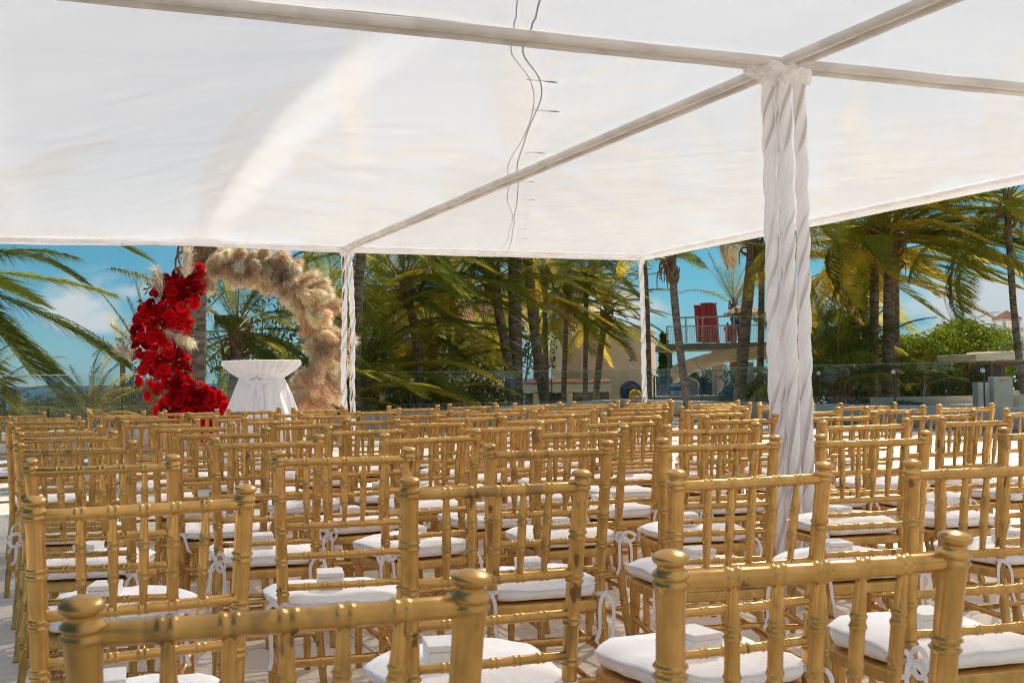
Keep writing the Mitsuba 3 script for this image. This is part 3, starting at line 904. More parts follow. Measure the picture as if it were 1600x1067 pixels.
gp = np.random.default_rng(77)
wdir = R0 * .55 - ZUP * .1
pk_n = 0
for k in range(200):
    d = 112 - (k + gp.uniform(-.5, .5)) * (112 + 74) / 200        # from the top left, over the right, to the foot
    a = gp.uniform(0, 2 * np.pi)
    w = .155 * np.interp(d, [-74, -55, 0, 60, 100, 114], [.55, .9, 1.15, 1.15, .95, .4])
    rdir = math.cos(rad(d)) * AX + math.sin(rad(d)) * AZ
    tdir = -(-math.sin(rad(d)) * AX + math.cos(rad(d)) * AZ)
    p = apt(d, 1 + w * .5 * math.cos(a) / AR, w * .8 * math.sin(a))
    dr_ = tdir * gp.uniform(-.1, .6) + rdir * (math.cos(a) * .9 + .3) + AN * math.sin(a) * .7 + gp.normal(size=3) * .25
    L = gp.uniform(.20, .31)
    mt = ('pampas_a', 'pampas_b', 'pampas_c')[gp.choice(3, p=[.5, .28, .22])]
    put(arch, 'pampas_plume', mikit.ply(plume_mesh(p - dr_ / np.linalg.norm(dr_) * L * .3, dr_, L, .06, 300 + k, 900, wdir), mt, False))
# plumes and palm spears among the roses
for d, r, L, dirs in ((146, 1.12, .34, (-.2, 1.0)), (128, 1.05, .36, (.12, 1.0)), (168, .95, .36, (.95, -.35)), (186, 1.24, .26, (-.8, .5)), (231, .98, .36, (.08, -1.0))):
    put(arch, 'pampas_plume', mikit.ply(plume_mesh(apt(d, r, -.15), dirs[0] * AX + dirs[1] * AZ, L, .05, 900 + int(d * 3), 560), 'pampas_c', False))

# draped cocktail table
TC = at(409, 600, 12.6)
TC[2] = PLAT_Z
tz = 1.1 + 33 / FPX * 12.6 + .012 - PLAT_Z
table = thing('cocktail_table', 'tall round table in a white cloth tied at the waist, before the arch', 'table')
put(table, 'pole', mikit.ply(tube([(*TC[:2], PLAT_Z + .02), (*TC[:2], PLAT_Z + tz - .03)], .035, 12), 'steel', True))
put(table, 'base', mikit.ply(lathe([(.0, .004), (.26, .004), (.26, .018), (.05, .04), (0, .045)], 32), 'steel', 40), tw=T().translate([float(TC[0]), float(TC[1]), PLAT_Z + .002]))
rt = 61 / FPX * 12.6
wz = tz - 27 / FPX * 12.6
rw = 33 / FPX * 12.6
tp = [(0, tz + .002), (rt * .6, tz + .002), (rt * .97, tz), (rt, tz - .005), (rt * .99, tz - .014)]
for q in np.linspace(.08, 1, 16):
    tp.append((rw + (rt * .99 - rw) * (1 - q) ** .72, tz - .014 - (tz - .014 - wz) * q))
for q in np.linspace(.03, 1, 34):
    tp.append((rw + (.50 - rw) * q ** .8, wz * (1 - q) + .012))


def tmod(A, Z, R):
    up = np.clip((tz - .014 - Z) / (tz - .014 - wz), 0, 1)
    lo = np.clip((wz - Z) / wz, 0, 1)
    n1 = meshkit.noise(np.stack([np.cos(A) * 2.2, np.sin(A) * 2.2, Z * 1.2], -1), 3)
    n2 = meshkit.noise(np.stack([np.cos(A) * 5, np.sin(A) * 5, Z * 0], -1), 8)
    up_f = (.5 + n2) * np.sin(A * 22 + 11 * n1 + up * .9) * .085 * np.sin(np.pi * np.clip(up, 0, 1) ** .6) * (Z > wz)
    lo_f = (np.sin(A * 11 + 9 * n1) * .55 + np.sin(A * 27 + 14 * n2) * .45) * (.45 + n2) * .14 * np.clip(lo * 1.6 + .25, 0, 1) * (Z <= wz)
    return R * (1 + up_f + lo_f)


v, q = lathe(tp, 160, tmod)
cl = fresh('tablecloth')
scene[cl] = mikit.ply((v + np.array([TC[0], TC[1], PLAT_Z]), q), 'white_linen', 50)
labels[cl] = {'label': 'white cloth pleated over the tall round table, flaring above its sash', 'category': 'tablecloth'}
m = MB()
v, q = lathe([(rw * 1.02, wz - .02), (rw * 1.06, wz - .012), (rw * 1.07, wz), (rw * 1.05, wz + .012), (rw * 1.0, wz + .02)], 60, lambda A, Z, R: R * (1 + .015 * np.sin(A * 17)))
m.add(v + np.array([TC[0], TC[1], PLAT_Z]), q)
bo = np.array([TC[0], TC[1], PLAT_Z + wz]) - F0 * (rw * 1.12) + R0 * .0
for s in (-1, 1):
    m.add(*ribbon([bo, bo + R0 * s * .07 + ZUP * .02 - F0 * .03, bo + R0 * s * .11 - ZUP * .02 - F0 * .03, bo + R0 * s * .06 - ZUP * .05 - F0 * .03, bo], .05, ZUP))
    m.add(*ribbon([bo, bo + R0 * s * .03 - ZUP * .10 - F0 * .05, bo + R0 * s * .06 - ZUP * .22 - F0 * .08, bo + R0 * s * .05 - ZUP * .34 - F0 * .10], .055, R0))
put(cl, 'sash', mikit.ply(m.mesh(), 'white_linen', 60), 'white sash tied in a bow at the waist')
#@@PART2
# ---------------------------------------------------------------- glass balustrades
def curb_and_glass(pts, label, top=1.265, bot=.36, step=1.6):
    t = thing('glass_balustrade', label, 'glass balustrade')
    for a, b in zip(pts[:-1], pts[1:]):
        a, b = np.array([*a[:2], 0]), np.array([*b[:2], 0])
        L = np.linalg.norm(b - a)
        n = max(1, round(L / step))
        d = (b - a) / L
        rz = math.degrees(math.atan2(d[1], d[0]))
        nrm = np.array([-d[1], d[0], 0])
        if nrm @ (EYE - a) < 0:
            nrm = -nrm
        mid = (a + b) / 2
        put(t, 'curb', mikit.ply(boxm(L, .24, .40, (0, 0, .20), .012), 'white_render'), 'white rendered kerb', tw=T().translate(mid.tolist()).rotate([0, 0, 1], rz))
        w = L / n
        for k in range(n):
            c = a + d * (k + .5) * w
            put(t, 'glass_panel', mikit.ply((np.array([[-w / 2 + .012, 0, bot], [w / 2 - .012, 0, bot], [w / 2 - .012, 0, top], [-w / 2 + .012, 0, top]]), np.array([[0, 1, 2, 3]])), 'pane_glass'), tw=T().translate(c.tolist()).rotate([0, 0, 1], rz))
            ev = MB()
            ev.add(*boxm(w - .024, .014, .014, (0, 0, top + .008)))
            put(t, 'edge_trim', mikit.ply(ev.mesh(), 'steel'), tw=T().translate(c.tolist()).rotate([0, 0, 1], rz))
            if k or (not np.allclose(a[:2], pts[0][:2]) and (EYE - a) @ R0 < 5.0):
                p = a + d * k * w + nrm * .035
                ps = put(t, 'post', mikit.ply(tube([p + ZUP * .38, p + ZUP * 1.10], .017, 8), 'dark_metal', True))
                kn = p + nrm * .03 + ZUP * 1.10
                v, f = lathe([(0, -.03), (.035, -.03), (.045, -.018), (.045, .018), (.035, .03), (0, .03)], 16)
                B = basis_to(nrm)
                put(ps, 'knob', mikit.ply((v @ B.T + kn, f), 'card_white', 40), 'round white knob')
    return t


def along(a, b, xs):
    """the points of the straight line a-b on the ground that appear at the picture columns xs"""
    out = []
    for x in xs:
        n = np.cross(ZUP, at(x, 600, 10) - EYE)
        t = ((EYE - a) @ n) / ((b - a) @ n)
        out.append(a + (b - a) * t)
    return out


A_, B_, C_, D_, E_ = at(-150, 640, 17.2), at(300, 640, 20.0), at(640, 640, 26.0), at(962, 640, 36.0), at(1720, 640, 20.3)
curb_and_glass([A_] + along(A_, B_, (75, 190)) + [B_] + along(B_, C_, (415, 520)) + [C_] + along(C_, D_, (753, 860)) + [D_], 'glass balustrade crossing behind the flower arch and the palms on the left', step=9)
curb_and_glass([D_ + R0 * .05] + along(D_, E_, (1024, 1098, 1184, 1283, 1400, 1540, 1720)), 'glass balustrade on the right with round white knobs', step=9)

# gull on the glass
bird = thing('gull', 'small white bird with a dark head perched on the balustrade glass', 'bird')
bp = at(987, 584, 35.6)
bp[2] = 1.272


def blob(joints, edge, it=8):
    """one smooth surface over tapered bones: joints {name: (xyz, r)}, bones [(a, b)]"""
    import manifold3d as m3
    tot = None
    for a, b in joints:
        pts = []
        for (c, r) in (a, b):
            s = trimesh.creation.icosphere(2, r)
            pts.append(np.array(s.vertices) + np.array(c))
        h = m3.Manifold.hull_points(np.vstack(pts).astype(np.float32)) if hasattr(m3.Manifold, 'hull_points') else None
        tot = h if tot is None else tot + h
    tot = tot.refine_to_length(edge)
    mm = tot.to_mesh()
    tm = trimesh.Trimesh(mm.vert_properties[:, :3], mm.tri_verts, process=True)
    trimesh.smoothing.filter_taubin(tm, iterations=it)
    return np.array(tm.vertices), np.array(tm.faces)


def bl(x, z, y=0.0):
    return bp + R0 * x + ZUP * z + F0 * y


put(bird, 'body', mikit.ply(blob([((bl(-.02, .20), .045), (bl(.02, .10), .062)), ((bl(.02, .10), .062), (bl(.10, .035), .03)), ((bl(.10, .035), .03), (bl(.20, .0), .012)), ((bl(-.02, .20), .045), (bl(-.025, .275), .032))], .02), 'white_render', True))
put(bird, 'head', mikit.ply(blob([((bl(-.03, .29), .036), (bl(-.035, .31), .034)), ((bl(-.05, .30), .014), (bl(-.095, .29), .005))], .012), 'hair_dark', True), 'dark head with a short bill')
for s in (-1, 1):
    put(bird, 'leg', mikit.ply(tube([bl(.01, .06, s * .025), bl(.0, .0, s * .025)], .006, 6), 'orange_plastic', True))
put(bird, 'wing', mikit.ply(blob([((bl(.0, .16, -.05), .02), (bl(.07, .07, -.05), .022)), ((bl(.07, .07, -.05), .022), (bl(.17, .02, -.03), .008))], .02), 'white_render', True))


# ---------------------------------------------------------------- palms
WIND = R0 * 1.0 - F0 * .15


def frond(g, o, az, el, L, droop, wind, n=46, ll=.62, lw=.030, hang=.35):
    n = int(n * 1.7)
    m = 16
    d = np.array([math.cos(el) * math.sin(az), math.cos(el) * math.cos(az), math.sin(el)])
    pts, t = [np.asarray(o, float)], d
    for k in range(m - 1):
        s = (k + 1) / (m - 1)
        t = t + (-ZUP * droop * (.35 + s) + WIND * wind * (.4 + s)) / (m - 1)
        t = t / np.linalg.norm(t)
        pts.append(pts[-1] + t * L / (m - 1))
    p = np.array(pts)
    S = np.linspace(0, 1, m)
    tan = np.gradient(p, axis=0)
    tan /= np.linalg.norm(tan, axis=1, keepdims=True)
    s = np.linspace(.13, .995, n) + g.uniform(-.004, .004, n)
    s = np.clip(np.r_[s, s + .006], 0, 1)
    sd = np.r_[np.ones(n), -np.ones(n)]
    b = np.stack([np.interp(s, S, p[:, k]) for k in range(3)], 1)
    tn = np.stack([np.interp(s, S, tan[:, k]) for k in range(3)], 1)
    side = np.cross(tn, ZUP)
    side /= np.linalg.norm(side, axis=1, keepdims=True) + 1e-6
    up = np.cross(side, tn)
    prof = np.clip(np.interp(s, [0, .13, .3, .6, .85, 1], [.5, .62, 1, .98, .72, .42]), .2, 1)
    ln = ll * L / 3.2 * prof * g.uniform(.86, 1.12, len(s))
    fwd = np.interp(s, [0, .5, 1], [.45, .75, 1.5])[:, None]
    d1 = tn * fwd + side * sd[:, None] * .85 + up * g.uniform(.05, .3, (len(s), 1)) - ZUP * hang * .5 + WIND * wind * .55 + g.normal(size=(len(s), 3)) * .07
    d1 /= np.linalg.norm(d1, axis=1, keepdims=True)
    d2 = d1 - ZUP * hang * 1.6 + WIND * wind * .9 + g.normal(size=(len(s), 3)) * .10
    d2 /= np.linalg.norm(d2, axis=1, keepdims=True)
    w = (lw * L / 3.2 * g.uniform(.8, 1.2, len(s)))[:, None]
    wv = np.cross(d1, up)
    wv /= np.linalg.norm(wv, axis=1, keepdims=True) + 1e-6
    wv = wv * .8 + up * .45 * sd[:, None]
    mpt = b + d1 * (ln * .5)[:, None]
    e = mpt + d2 * (ln * .55)[:, None]
    v = np.stack([b - wv * w * .35, b + wv * w * .35, mpt + wv * w * .55, mpt - wv * w * .55, e], 1).reshape(-1, 3)
    k = np.arange(len(s)) * 5
    f = np.vstack([np.stack([k, k + 1, k + 2], 1), np.stack([k, k + 2, k + 3], 1), np.stack([k + 3, k + 2, k + 4], 1)])
    rv, rf = tube(p, np.interp(S, [0, .15, 1], [.030, .017, .004]) * L / 3.2, 5)
    return (v, f), (rv, rf)


def palm(label, trunk, r, D, L=3.2, nf=20, seed=1, wind=.7, tones=(3, 4, 2, 3, 1), els=(-40, 78), azr=None, dens=46, ll=.62, hang=.35, droop=(.5, 1.5), skirt=True, rtop=None, cat='palm tree'):
    """trunk: list of world points from crown to foot"""
    g = np.random.default_rng(seed)
    key = thing('palm_tree', label, cat)
    tr = np.asarray(trunk, float)
    if len(tr) == 2:
        tr = np.vstack([tr[0], tr.mean(0) + R0 * g.uniform(-.03, .03), tr[1]])
    foot = tr[-1] + (tr[-1] - tr[-2]) / max(1e-6, abs(tr[-1][2] - tr[-2][2])) * max(0, tr[-1][2] + 2.4) * .95
    foot[2] = -2.4
    pts = curve(np.vstack([tr, foot])[::-1], 90)
    n = len(pts)
    d = np.r_[0, np.cumsum(np.linalg.norm(np.diff(pts, axis=0), axis=1))]
    sd = np.linspace(0, d[-1], max(60, int(d[-1] / .035)))
    P = np.stack([np.interp(sd, d, pts[:, k]) for k in range(3)], 1)
    ringp = .085
    ph = (sd / ringp + .5 * meshkit.noise(np.stack([sd * 3, sd * 0 + seed, sd * 0], -1), seed)) % 1.0
    q = sd / sd[-1]
    rr = r * np.interp(q, [0, .06, .2, .9, 1], [1.5, 1.2, 1.05, .92 if rtop is None else rtop, 1.05]) * (1 + .055 * (1 - ph) ** 1.5) * (1 + .06 * (meshkit.noise(np.stack([sd * 1.2, sd * 0 + seed, sd * 0], -1), seed + 1) - .5))
    v, f = tube(P, rr, 14)
    nz = meshkit.fbm(v * np.array([5, 5, 2.2]), 3, seed) - .5
    ctr = np.vstack([np.repeat(P, 14, 0), P[:1], P[-1:]])
    v = ctr + (v - ctr) * (1 + .16 * nz[:, None])
    put(key, 'trunk', mikit.ply((v, f), 'bark', True))
    c = tr[0]
    # old leaf bases and fibre below the crown
    m = MB()
    for k in range(16):
        a = g.uniform(0, 2 * np.pi)
        rad_v = np.array([math.cos(a), math.sin(a), 0])
        z0 = g.uniform(-.55, .05)
        o = c + rad_v * r * .75 + ZUP * z0
        e = o + rad_v * g.uniform(.06, .26) * (r / .13) + ZUP * g.uniform(.12, .38)
        m.add(*tube(curve([o, (o + e) / 2 + rad_v * .04, e], 6), np.linspace(.055, .018, 6) * (r / .13), 5))
    if skirt:
        for k in range(12):
            a = g.uniform(0, 2 * np.pi)
            rad_v = np.array([math.cos(a), math.sin(a), 0])
            o = c + rad_v * r * .9 + ZUP * g.uniform(-.3, 0)
            e = o + rad_v * g.uniform(.08, .3) - ZUP * g.uniform(.15, .5)
            m.add(*tube(curve([o, o + rad_v * .1 + ZUP * .03, e], 6), np.linspace(.03, .01, 6), 4))
    put(key, 'crown_shaft', mikit.ply(m.mesh(), 'boot_fibre', 50), 'brown fibres and old leaf bases')
    names = ('palm_green', 'palm_olive', 'palm_yellow', 'palm_dark', 'palm_dry')
    pt = np.array(tones, float) / sum(tones)
    for k in range(nf):
        q = (k + .5) / nf
        if azr is None:
            az = k * 2.399963 + g.uniform(-.2, .2)
        else:
            az = azr[k % len(azr)] + g.uniform(-.25, .25)
        el = rad(np.interp(q, [0, 1], els) + g.uniform(-9, 9))
        tone = g.choice(5, p=pt)
        if tone == 4 and q > .35:
            tone = 1
        leaf, st = frond(g, c + ZUP * np.interp(q, [0, 1], [-.1, .18]), az, el, L * g.uniform(.82, 1.1), g.uniform(*droop), wind * g.uniform(.7, 1.25), dens, ll * g.uniform(.9, 1.1), .0185, hang * g.uniform(.6, 1.4))
        fk = put(key, 'frond', mikit.ply(leaf, names[tone], False))
        put(fk, 'stem', mikit.ply(st, 'rachis', True))
    return key


def P_(D, *xy):
    return [at(x, y, D) for x, y in xy]


AZI = YAW      # azimuth of "straight ahead"; right of the picture is AZI + 90 degrees
RT, LF = AZI + math.pi / 2, AZI - math.pi / 2
palm('palm reaching in from the left edge with long drooping dark fronds', P_(20.5, (-105, 425), (-118, 640)), .15, 20.5, 3.6, 26, 2, .75, (1, 0, 0, 12, 0), (-38, 62), None, 74, .80, .5)
palm('low palm in the bottom left corner with its fronds behind the glass', P_(22, (-38, 655), (-40, 690)), .12, 22, 1.9, 16, 3, .8, (3, 2, 0, 6, 1), (5, 80), None, 50, .62, .4)
palm('small distant palm before the sky left of the roses', P_(62, (191, 545), (191, 620)), .16, 62, 2.1, 18, 4, .7, (1, 3, 6, 1, 1), (-30, 75), None, 34, .75, .4)
palm('grey green young palm rising just behind the upper roses on the left', P_(23, (244, 600), (246, 660)), .09, 23, 2.1, 9, 5, .15, (2, 0, 0, 8, 0), (48, 86), [LF - .3, LF + .5, AZI, RT, LF], 44, .45, .25, (.4, .9))
palm('thick palm trunk directly behind the roses of the flower arch', P_(20.2, (312, 372), (306, 500), (304, 640)), .178, 20.2, 3.4, 14, 6, .9, (3, 3, 2, 4, 2), (15, 78), [RT, RT + .5, RT - .5, AZI, RT - .2], 58, .75, .55)
palm('dark palm filling the middle of the flower arch', P_(22.5, (372, 520), (368, 580), (364, 650)), .125, 22.5, 2.5, 26, 7, .75, (3, 2, 1, 7, 1), (-35, 78), None, 56, .72, .5)
palm('palm with an orange brown crown just right of the double draped pole', P_(29, (634, 448), (645, 500), (658, 625)), 0.1074, 29, 3.33, 30, 8, 1.0, (4, 5, 3, 2, 0), (-30, 72), None, 52, .7, .45)
palm('low bushy palm with yellow green fronds right of the double draped pole', P_(27.5, (566, 598), (566, 650)), 0.1404, 27.5, 3.16, 34, 9, .95, (4, 5, 4, 1, 0), (5, 80), None, 56, .72, .35)
palm('second low bushy palm with yellow fronds, left of the big wired trunk', P_(30.5, (648, 650), (652, 670)), 0.1356, 30.5, 3.05, 30, 10, .9, (4, 5, 3, 2, 0), (8, 82), None, 50, .72, .4)
palm('short palm with a dark shaggy crown before the red tiled roof', P_(32, (671, 518), (676, 580), (680, 650)), 0.1387, 32, 2.88, 30, 11, .9, (3, 3, 1, 5, 1), (-30, 78), None, 48, .7, .45)
palm('slender leaning palm with upright leaf stalks left of the wired trunk', P_(31.5, (769, 440), (778, 480), (794, 570), (800, 640)), 0.1323, 31.5, 3.78, 28, 12, .8, (3, 4, 2, 4, 1), (-15, 76), None, 50, .7, .45)
palm('thick mottled palm trunk wound with a string of lights', P_(32, (802, 270), (804, 400), (806, 640)), 0.1775, 32, 4.945, 16, 13, .9, (3, 5, 3, 2, 1), (-40, 70), None, 50, .72, .5, rtop=1.0)
palm('smooth curving palm trunk right beside the wired trunk', P_(33, (822, 290), (830, 470), (842, 570), (853, 640)), 0.1376, 33, 4.634, 16, 14, .9, (3, 4, 2, 3, 1), (-50, 70), None, 50, .72, .5)
palm('thin pale palm trunk between the curving trunk and the white building', P_(38, (851, 430), (852, 520), (854, 640)), 0.08656, 38, 2.533, 24, 15, .9, (3, 4, 2, 4, 1), (-15, 72), None, 42, .72, .5)
palm('dark palm at the left end of the white building', P_(36, (886, 470), (883, 540), (880, 640)), 0.08182, 36, 2.182, 28, 16, .9, (3, 3, 1, 6, 1), (-45, 75), None, 44, .72, .55)
palm('straight thin palm trunk before the wall of the white building', P_(37, (916, 440), (915, 540), (914, 640)), 0.07731, 37, 2.319, 22, 17, .9, (3, 4, 2, 4, 1), (-20, 72), None, 44, .72, .55)
palm('leaning palm with a full crown before the white building wall', P_(38, (947, 490), (938, 550), (930, 640)), 0.1079, 38, 2.329, 32, 18, .9, (4, 4, 2, 4, 1), (-28, 75), None, 48, .72, .5)
palm('palm trunk directly behind the single draped corner pole', P_(36.5, (1002, 380), (1009, 480), (1012, 640)), 0.1233, 36.5, 4.028, 20, 19, .8, (3, 4, 2, 4, 1), (0, 76), [LF, AZI, LF - .5, LF + .5], 46, .72, .45)
palm('leaning dark palm between the corner pole and the red slide tube', P_(26, (1050, 405), (1056, 490), (1067, 580), (1078, 660)), .088, 26, 2.6, 15, 20, .7, (3, 4, 2, 4, 2), (12, 80), [LF, LF + .6, AZI, LF - .5, RT + .5], 48, .62, .4)
palm('ringed palm trunk in front of the striped parasol', P_(32.5, (1178, 375), (1170, 450), (1160, 560), (1154, 650)), 0.1618, 32.5, 4.112, 16, 21, .45, (3, 5, 4, 2, 2), (14, 78), [LF, LF + .4, AZI, RT, LF - .4], 50, .62, .4)
palm('thin palm trunk half hidden behind the left leg of the draped post', P_(34, (1190, 400), (1189, 520), (1186, 650)), 0.09323, 34, 3.071, 12, 22, .9, (3, 4, 3, 3, 1), (0, 76), [RT, RT + .5, RT - .5, AZI], 42, .72, .5)
palm('small far palm with upright fronds rising behind the striped parasol', P_(60, (1146, 475), (1146, 560)), .14, 60, 3.0, 14, 23, .3, (4, 3, 1, 3, 0), (25, 84), None, 34, .6, .35)
palm('tall palm of the group on the right with fronds streaming in the wind', P_(30.5, (1391, 372), (1389, 480), (1387, 640)), 0.15, 30.5, 4.194, 36, 24, 1.35, (2, 5, 5, 2, 1), (-12, 66), None, 60, .68, .35)
palm('left trunk of the palm group on the right', P_(31.5, (1368, 352), (1366, 480), (1365, 640)), 0.1235, 31.5, 3.78, 30, 25, 1.2, (2, 5, 4, 3, 1), (-18, 68), None, 54, .68, .4)
palm('right trunk of the palm group, partly behind its neighbour', P_(33, (1398, 395), (1399, 500), (1399, 640)), 0.1183, 33, 3.611, 26, 26, 1.35, (2, 5, 4, 3, 1), (-20, 66), None, 50, .68, .4)
palm('leaning thin palm trunk near the right edge of the picture', P_(28, (1574, 322), (1580, 430), (1590, 540), (1606, 650)), 0.08064, 28, 3.472, 26, 27, 1.0, (3, 5, 3, 2, 1), (-30, 70), None, 52, .75, .45)
palm('broad dark low palm right of the draped post behind the glass', P_(30.5, (1312, 600), (1312, 650)), 0.1724, 30.5, 2.917, 26, 28, .45, (3, 1, 0, 9, 0), (12, 82), None, 54, .72, .5)
palm('second dark low palm right of the draped post, farther back', P_(34, (1262, 585), (1262, 650)), 0.1637, 34, 2.896, 20, 29, .5, (3, 2, 1, 8, 0), (10, 82), None, 46, .72, .5)
palm('small palm tuft above the hedge left of the far gazebo', P_(52, (1500, 525), (1500, 580)), .12, 52, 2.2, 14, 30, .9, (3, 4, 2, 2, 0), (0, 75), None, 32, .7, .4)
palm('palm trunk just right of the double draped pole, its crown above the canopy edge', P_(25, (575, 330), (560, 450), (556, 640)), .11, 25, 3.6, 11, 31, 1.0, (3, 3, 1, 5, 1), (-45, 62), None, 54, .78, .6)
palm('low dark palm in the gap right of the flower arch foot', P_(24, (500, 640), (500, 668)), .12, 24, 2.2, 18, 32, .8, (4, 3, 1, 5, 0), (10, 80), None, 46, .7, .4)
palm('low palm with yellowish fronds below the small distant palm', P_(24, (150, 648), (150, 668)), .11, 24, 1.25, 18, 33, .7, (3, 3, 2, 5, 1), (12, 80), None, 50, .66, .4)

palm('distant palm filling the gap left of the red tiled house', P_(44, (598, 462), (600, 640)), .12, 44, 4.2, 26, 41, 1.2, (3, 5, 4, 2, 1), (-25, 70), None, 46, .72, .45)
palm('distant palm rising behind the ridge of the red tiled house', P_(70, (712, 448), (714, 640)), .16, 70, 5.4, 26, 42, 1.2, (3, 5, 4, 2, 0), (-20, 70), None, 44, .72, .45)
palm('distant palm between the wired trunk and the white building', P_(45, (838, 452), (838, 640)), .12, 45, 4.0, 26, 43, 1.2, (3, 5, 4, 2, 1), (-25, 70), None, 46, .72, .45)
palm('distant palm at the right, behind the palm group, with windswept crown', P_(42, (1352, 420), (1354, 640)), .12, 42, 4.2, 28, 44, 1.35, (2, 5, 5, 2, 1), (-25, 62), None, 48, .72, .4)

# the string of lights wound up the thick trunk
tl = thing('trunk_lights', 'string of small lights wound up the thick mottled palm trunk', 'string lights')
k = np.linspace(0, 1, 260)
cx = np.array([at(804.5 + 1.2 * q, 392 + 250 * q, 32) for q in k])
an = k * 2 * np.pi * 6.5
wp = cx + (.198 * np.cos(an))[:, None] * R0 + (.198 * np.sin(an))[:, None] * F0
put(tl, 'wire', mikit.ply(tube(wp, .009, 5), 'card_white', True))
for q in (3, 60, 118, 180, 236):
    put(tl, 'bulb', mikit.ply(trimesh.creation.icosphere(2, .05).apply_translation(wp[q] + (wp[q] - cx[q]) * .25), 'card_white', True))


# ---------------------------------------------------------------- shrubs
def shrub(label, lobes, n, leaf, m, seed, cat='shrub'):
    g = np.random.default_rng(seed)
    key = thing('shrub', label, cat)
    A = np.array([max(l[1]) ** 2 for l in lobes])
    pick = g.choice(len(lobes), n, p=A / A.sum())
    c = np.array([l[0] for l in lobes])[pick]
    r = np.array([l[1] for l in lobes])[pick]
    d = g.normal(size=(n, 3))
    d /= np.linalg.norm(d, axis=1, keepdims=True)
    lump = .72 + .5 * meshkit.fbm(d * 2.2 + c, 3, seed)
    p = c + d * r * (g.uniform(.35, 1, (n, 1)) ** .4) * lump[:, None]
    nn = d + g.normal(size=(n, 3)) * .7 + ZUP * .3
    nn /= np.linalg.norm(nn, axis=1, keepdims=True)
    a = np.cross(nn, g.normal(size=(n, 3)))
    a /= np.linalg.norm(a, axis=1, keepdims=True)
    b = np.cross(nn, a)
    s = leaf * g.uniform(.6, 1.3, (n, 1))
    v = np.stack([p - a * s, p + b * s * .45 + nn * s * .12, p + a * s, p - b * s * .45 + nn * s * .12], 1).reshape(-1, 3)
    k = np.arange(n) * 4
    f = np.stack([k, k + 1, k + 2, k + 3], 1)
    put(key, 'leaves', mikit.ply((v, f), m, False), kind='stuff')
    w = MB()
    for l in lobes:
        base = np.array([l[0][0], l[0][1], -2.4])
        for q in range(3):
            e = np.array(l[0]) + g.normal(size=3) * np.array(l[1]) * .4
            w.add(*tube(curve([base, (base + e) / 2 + g.normal(size=3) * .15, e], 7), np.linspace(.06, .015, 7), 5))
    put(key, 'stem', mikit.ply(w.mesh(), 'bark', True))
    return key


def lobe(x, y, D, rx, rz=None):
    return (at(x, y, D), np.array([rx, rx, rz or rx]))


shrub('rounded sunlit tree on the right before the clouds', [lobe(1510, 545, 44, 1.6, 1.2), lobe(1470, 560, 43, 1.2), lobe(1545, 555, 45, 1.4, 1.1), lobe(1505, 525, 45, .9, .7)], 9000, .085, 'bush_green', 51, 'tree')
shrub('bushy dark tree between the palm group and the sunlit tree', [lobe(1425, 565, 42, 1.3, 1.0), lobe(1445, 580, 41, 1.1), lobe(1405, 555, 43, 1.0, .8)], 7000, .08, 'bush_green', 52, 'tree')
shrub('dark hedge behind the right hand balustrade glass', [lobe(x, 612 + 10 * (i % 2), 35, 1.1, .85) for i, x in enumerate(range(1290, 1530, 32))], 15000, .065, 'bush_dark', 53, 'hedge')
palm('tiny palm with bright yellow green fronds before the dark hedge', P_(30, (1444, 600), (1444, 640)), .05, 30, .95, 12, 54, .3, (1, 4, 8, 0, 0), (30, 84), None, 26, .7, .3, skirt=False)
shrub('small leafy bush with yellow tips low behind the right hand glass', [lobe(1412, 634, 28.5, .3, .14), lobe(1435, 636, 28.5, .25, .12), lobe(1395, 637, 28.5, .2, .1)], 1100, .05, 'bush_green', 54)
shrub('dense low greenery behind the glass left of the flower arch', [lobe(x, y, D, .8, .6) for x, y, D in ((70, 660, 26), (120, 648, 27), (165, 640, 28), (215, 628, 27), (240, 660, 25), (190, 665, 25), (20, 655, 25))], 10000, .06, 'bush_dark', 55)
shrub('dense dark greenery behind the glass right of the flower arch', [lobe(x, y, D, .85, .7) for x, y, D in ((470, 640, 29), (520, 630, 30), (580, 640, 30), (640, 640, 31), (700, 640, 32), (750, 630, 33), (480, 600, 31), (345, 668, 27))], 12000, .065, 'bush_dark', 56)
shrub('dark undergrowth behind the palms at the middle of the picture', [lobe(x, y, D, 1.5, 1.3) for x, y, D in ((560, 560, 44), (610, 520, 46), (640, 570, 44), (590, 600, 42), (680, 600, 46), (760, 610, 46), (770, 560, 48), (800, 520, 50), (840, 540, 50), (720, 570, 50), (860, 500, 50), (470, 560, 40), (420, 520, 40), (400, 580, 38))], 9000, .10, 'bush_dark', 57)
shrub('yellow green leafy plant before the round dark window', [lobe(993, 617, 41, .22, .2)], 500, .06, 'palm_yellow', 58)
shrub('spiky dark shrub between the white building and the slide tower', [lobe(1037, 545, 48, .2, .7), lobe(1037, 575, 47, .2, .7)], 900, .12, 'bush_dark', 59)
shrub('green plants under the slide beside the thick pillar', [lobe(1145, 622, 36, .45, .35), lobe(1180, 618, 35, .4, .4), lobe(1098, 612, 40, .3, .5)], 2600, .06, 'bush_dark', 60)
shrub('dark greenery behind and under the slide tower', [lobe(x, y, 58, 1.4, 1.1) for x, y in ((1030, 605), (1065, 600), (1100, 605), (1135, 600), (1170, 605), (1205, 600), (1235, 605), (1050, 630), (1120, 630), (1190, 630))], 9000, .10, 'bush_dark', 62)
shrub('greenery behind the bar hut at the right edge', [lobe(x, 600, 50, 1.5, 1.3) for x in (1560, 1605, 1650)], 4000, .09, 'bush_dark', 63)
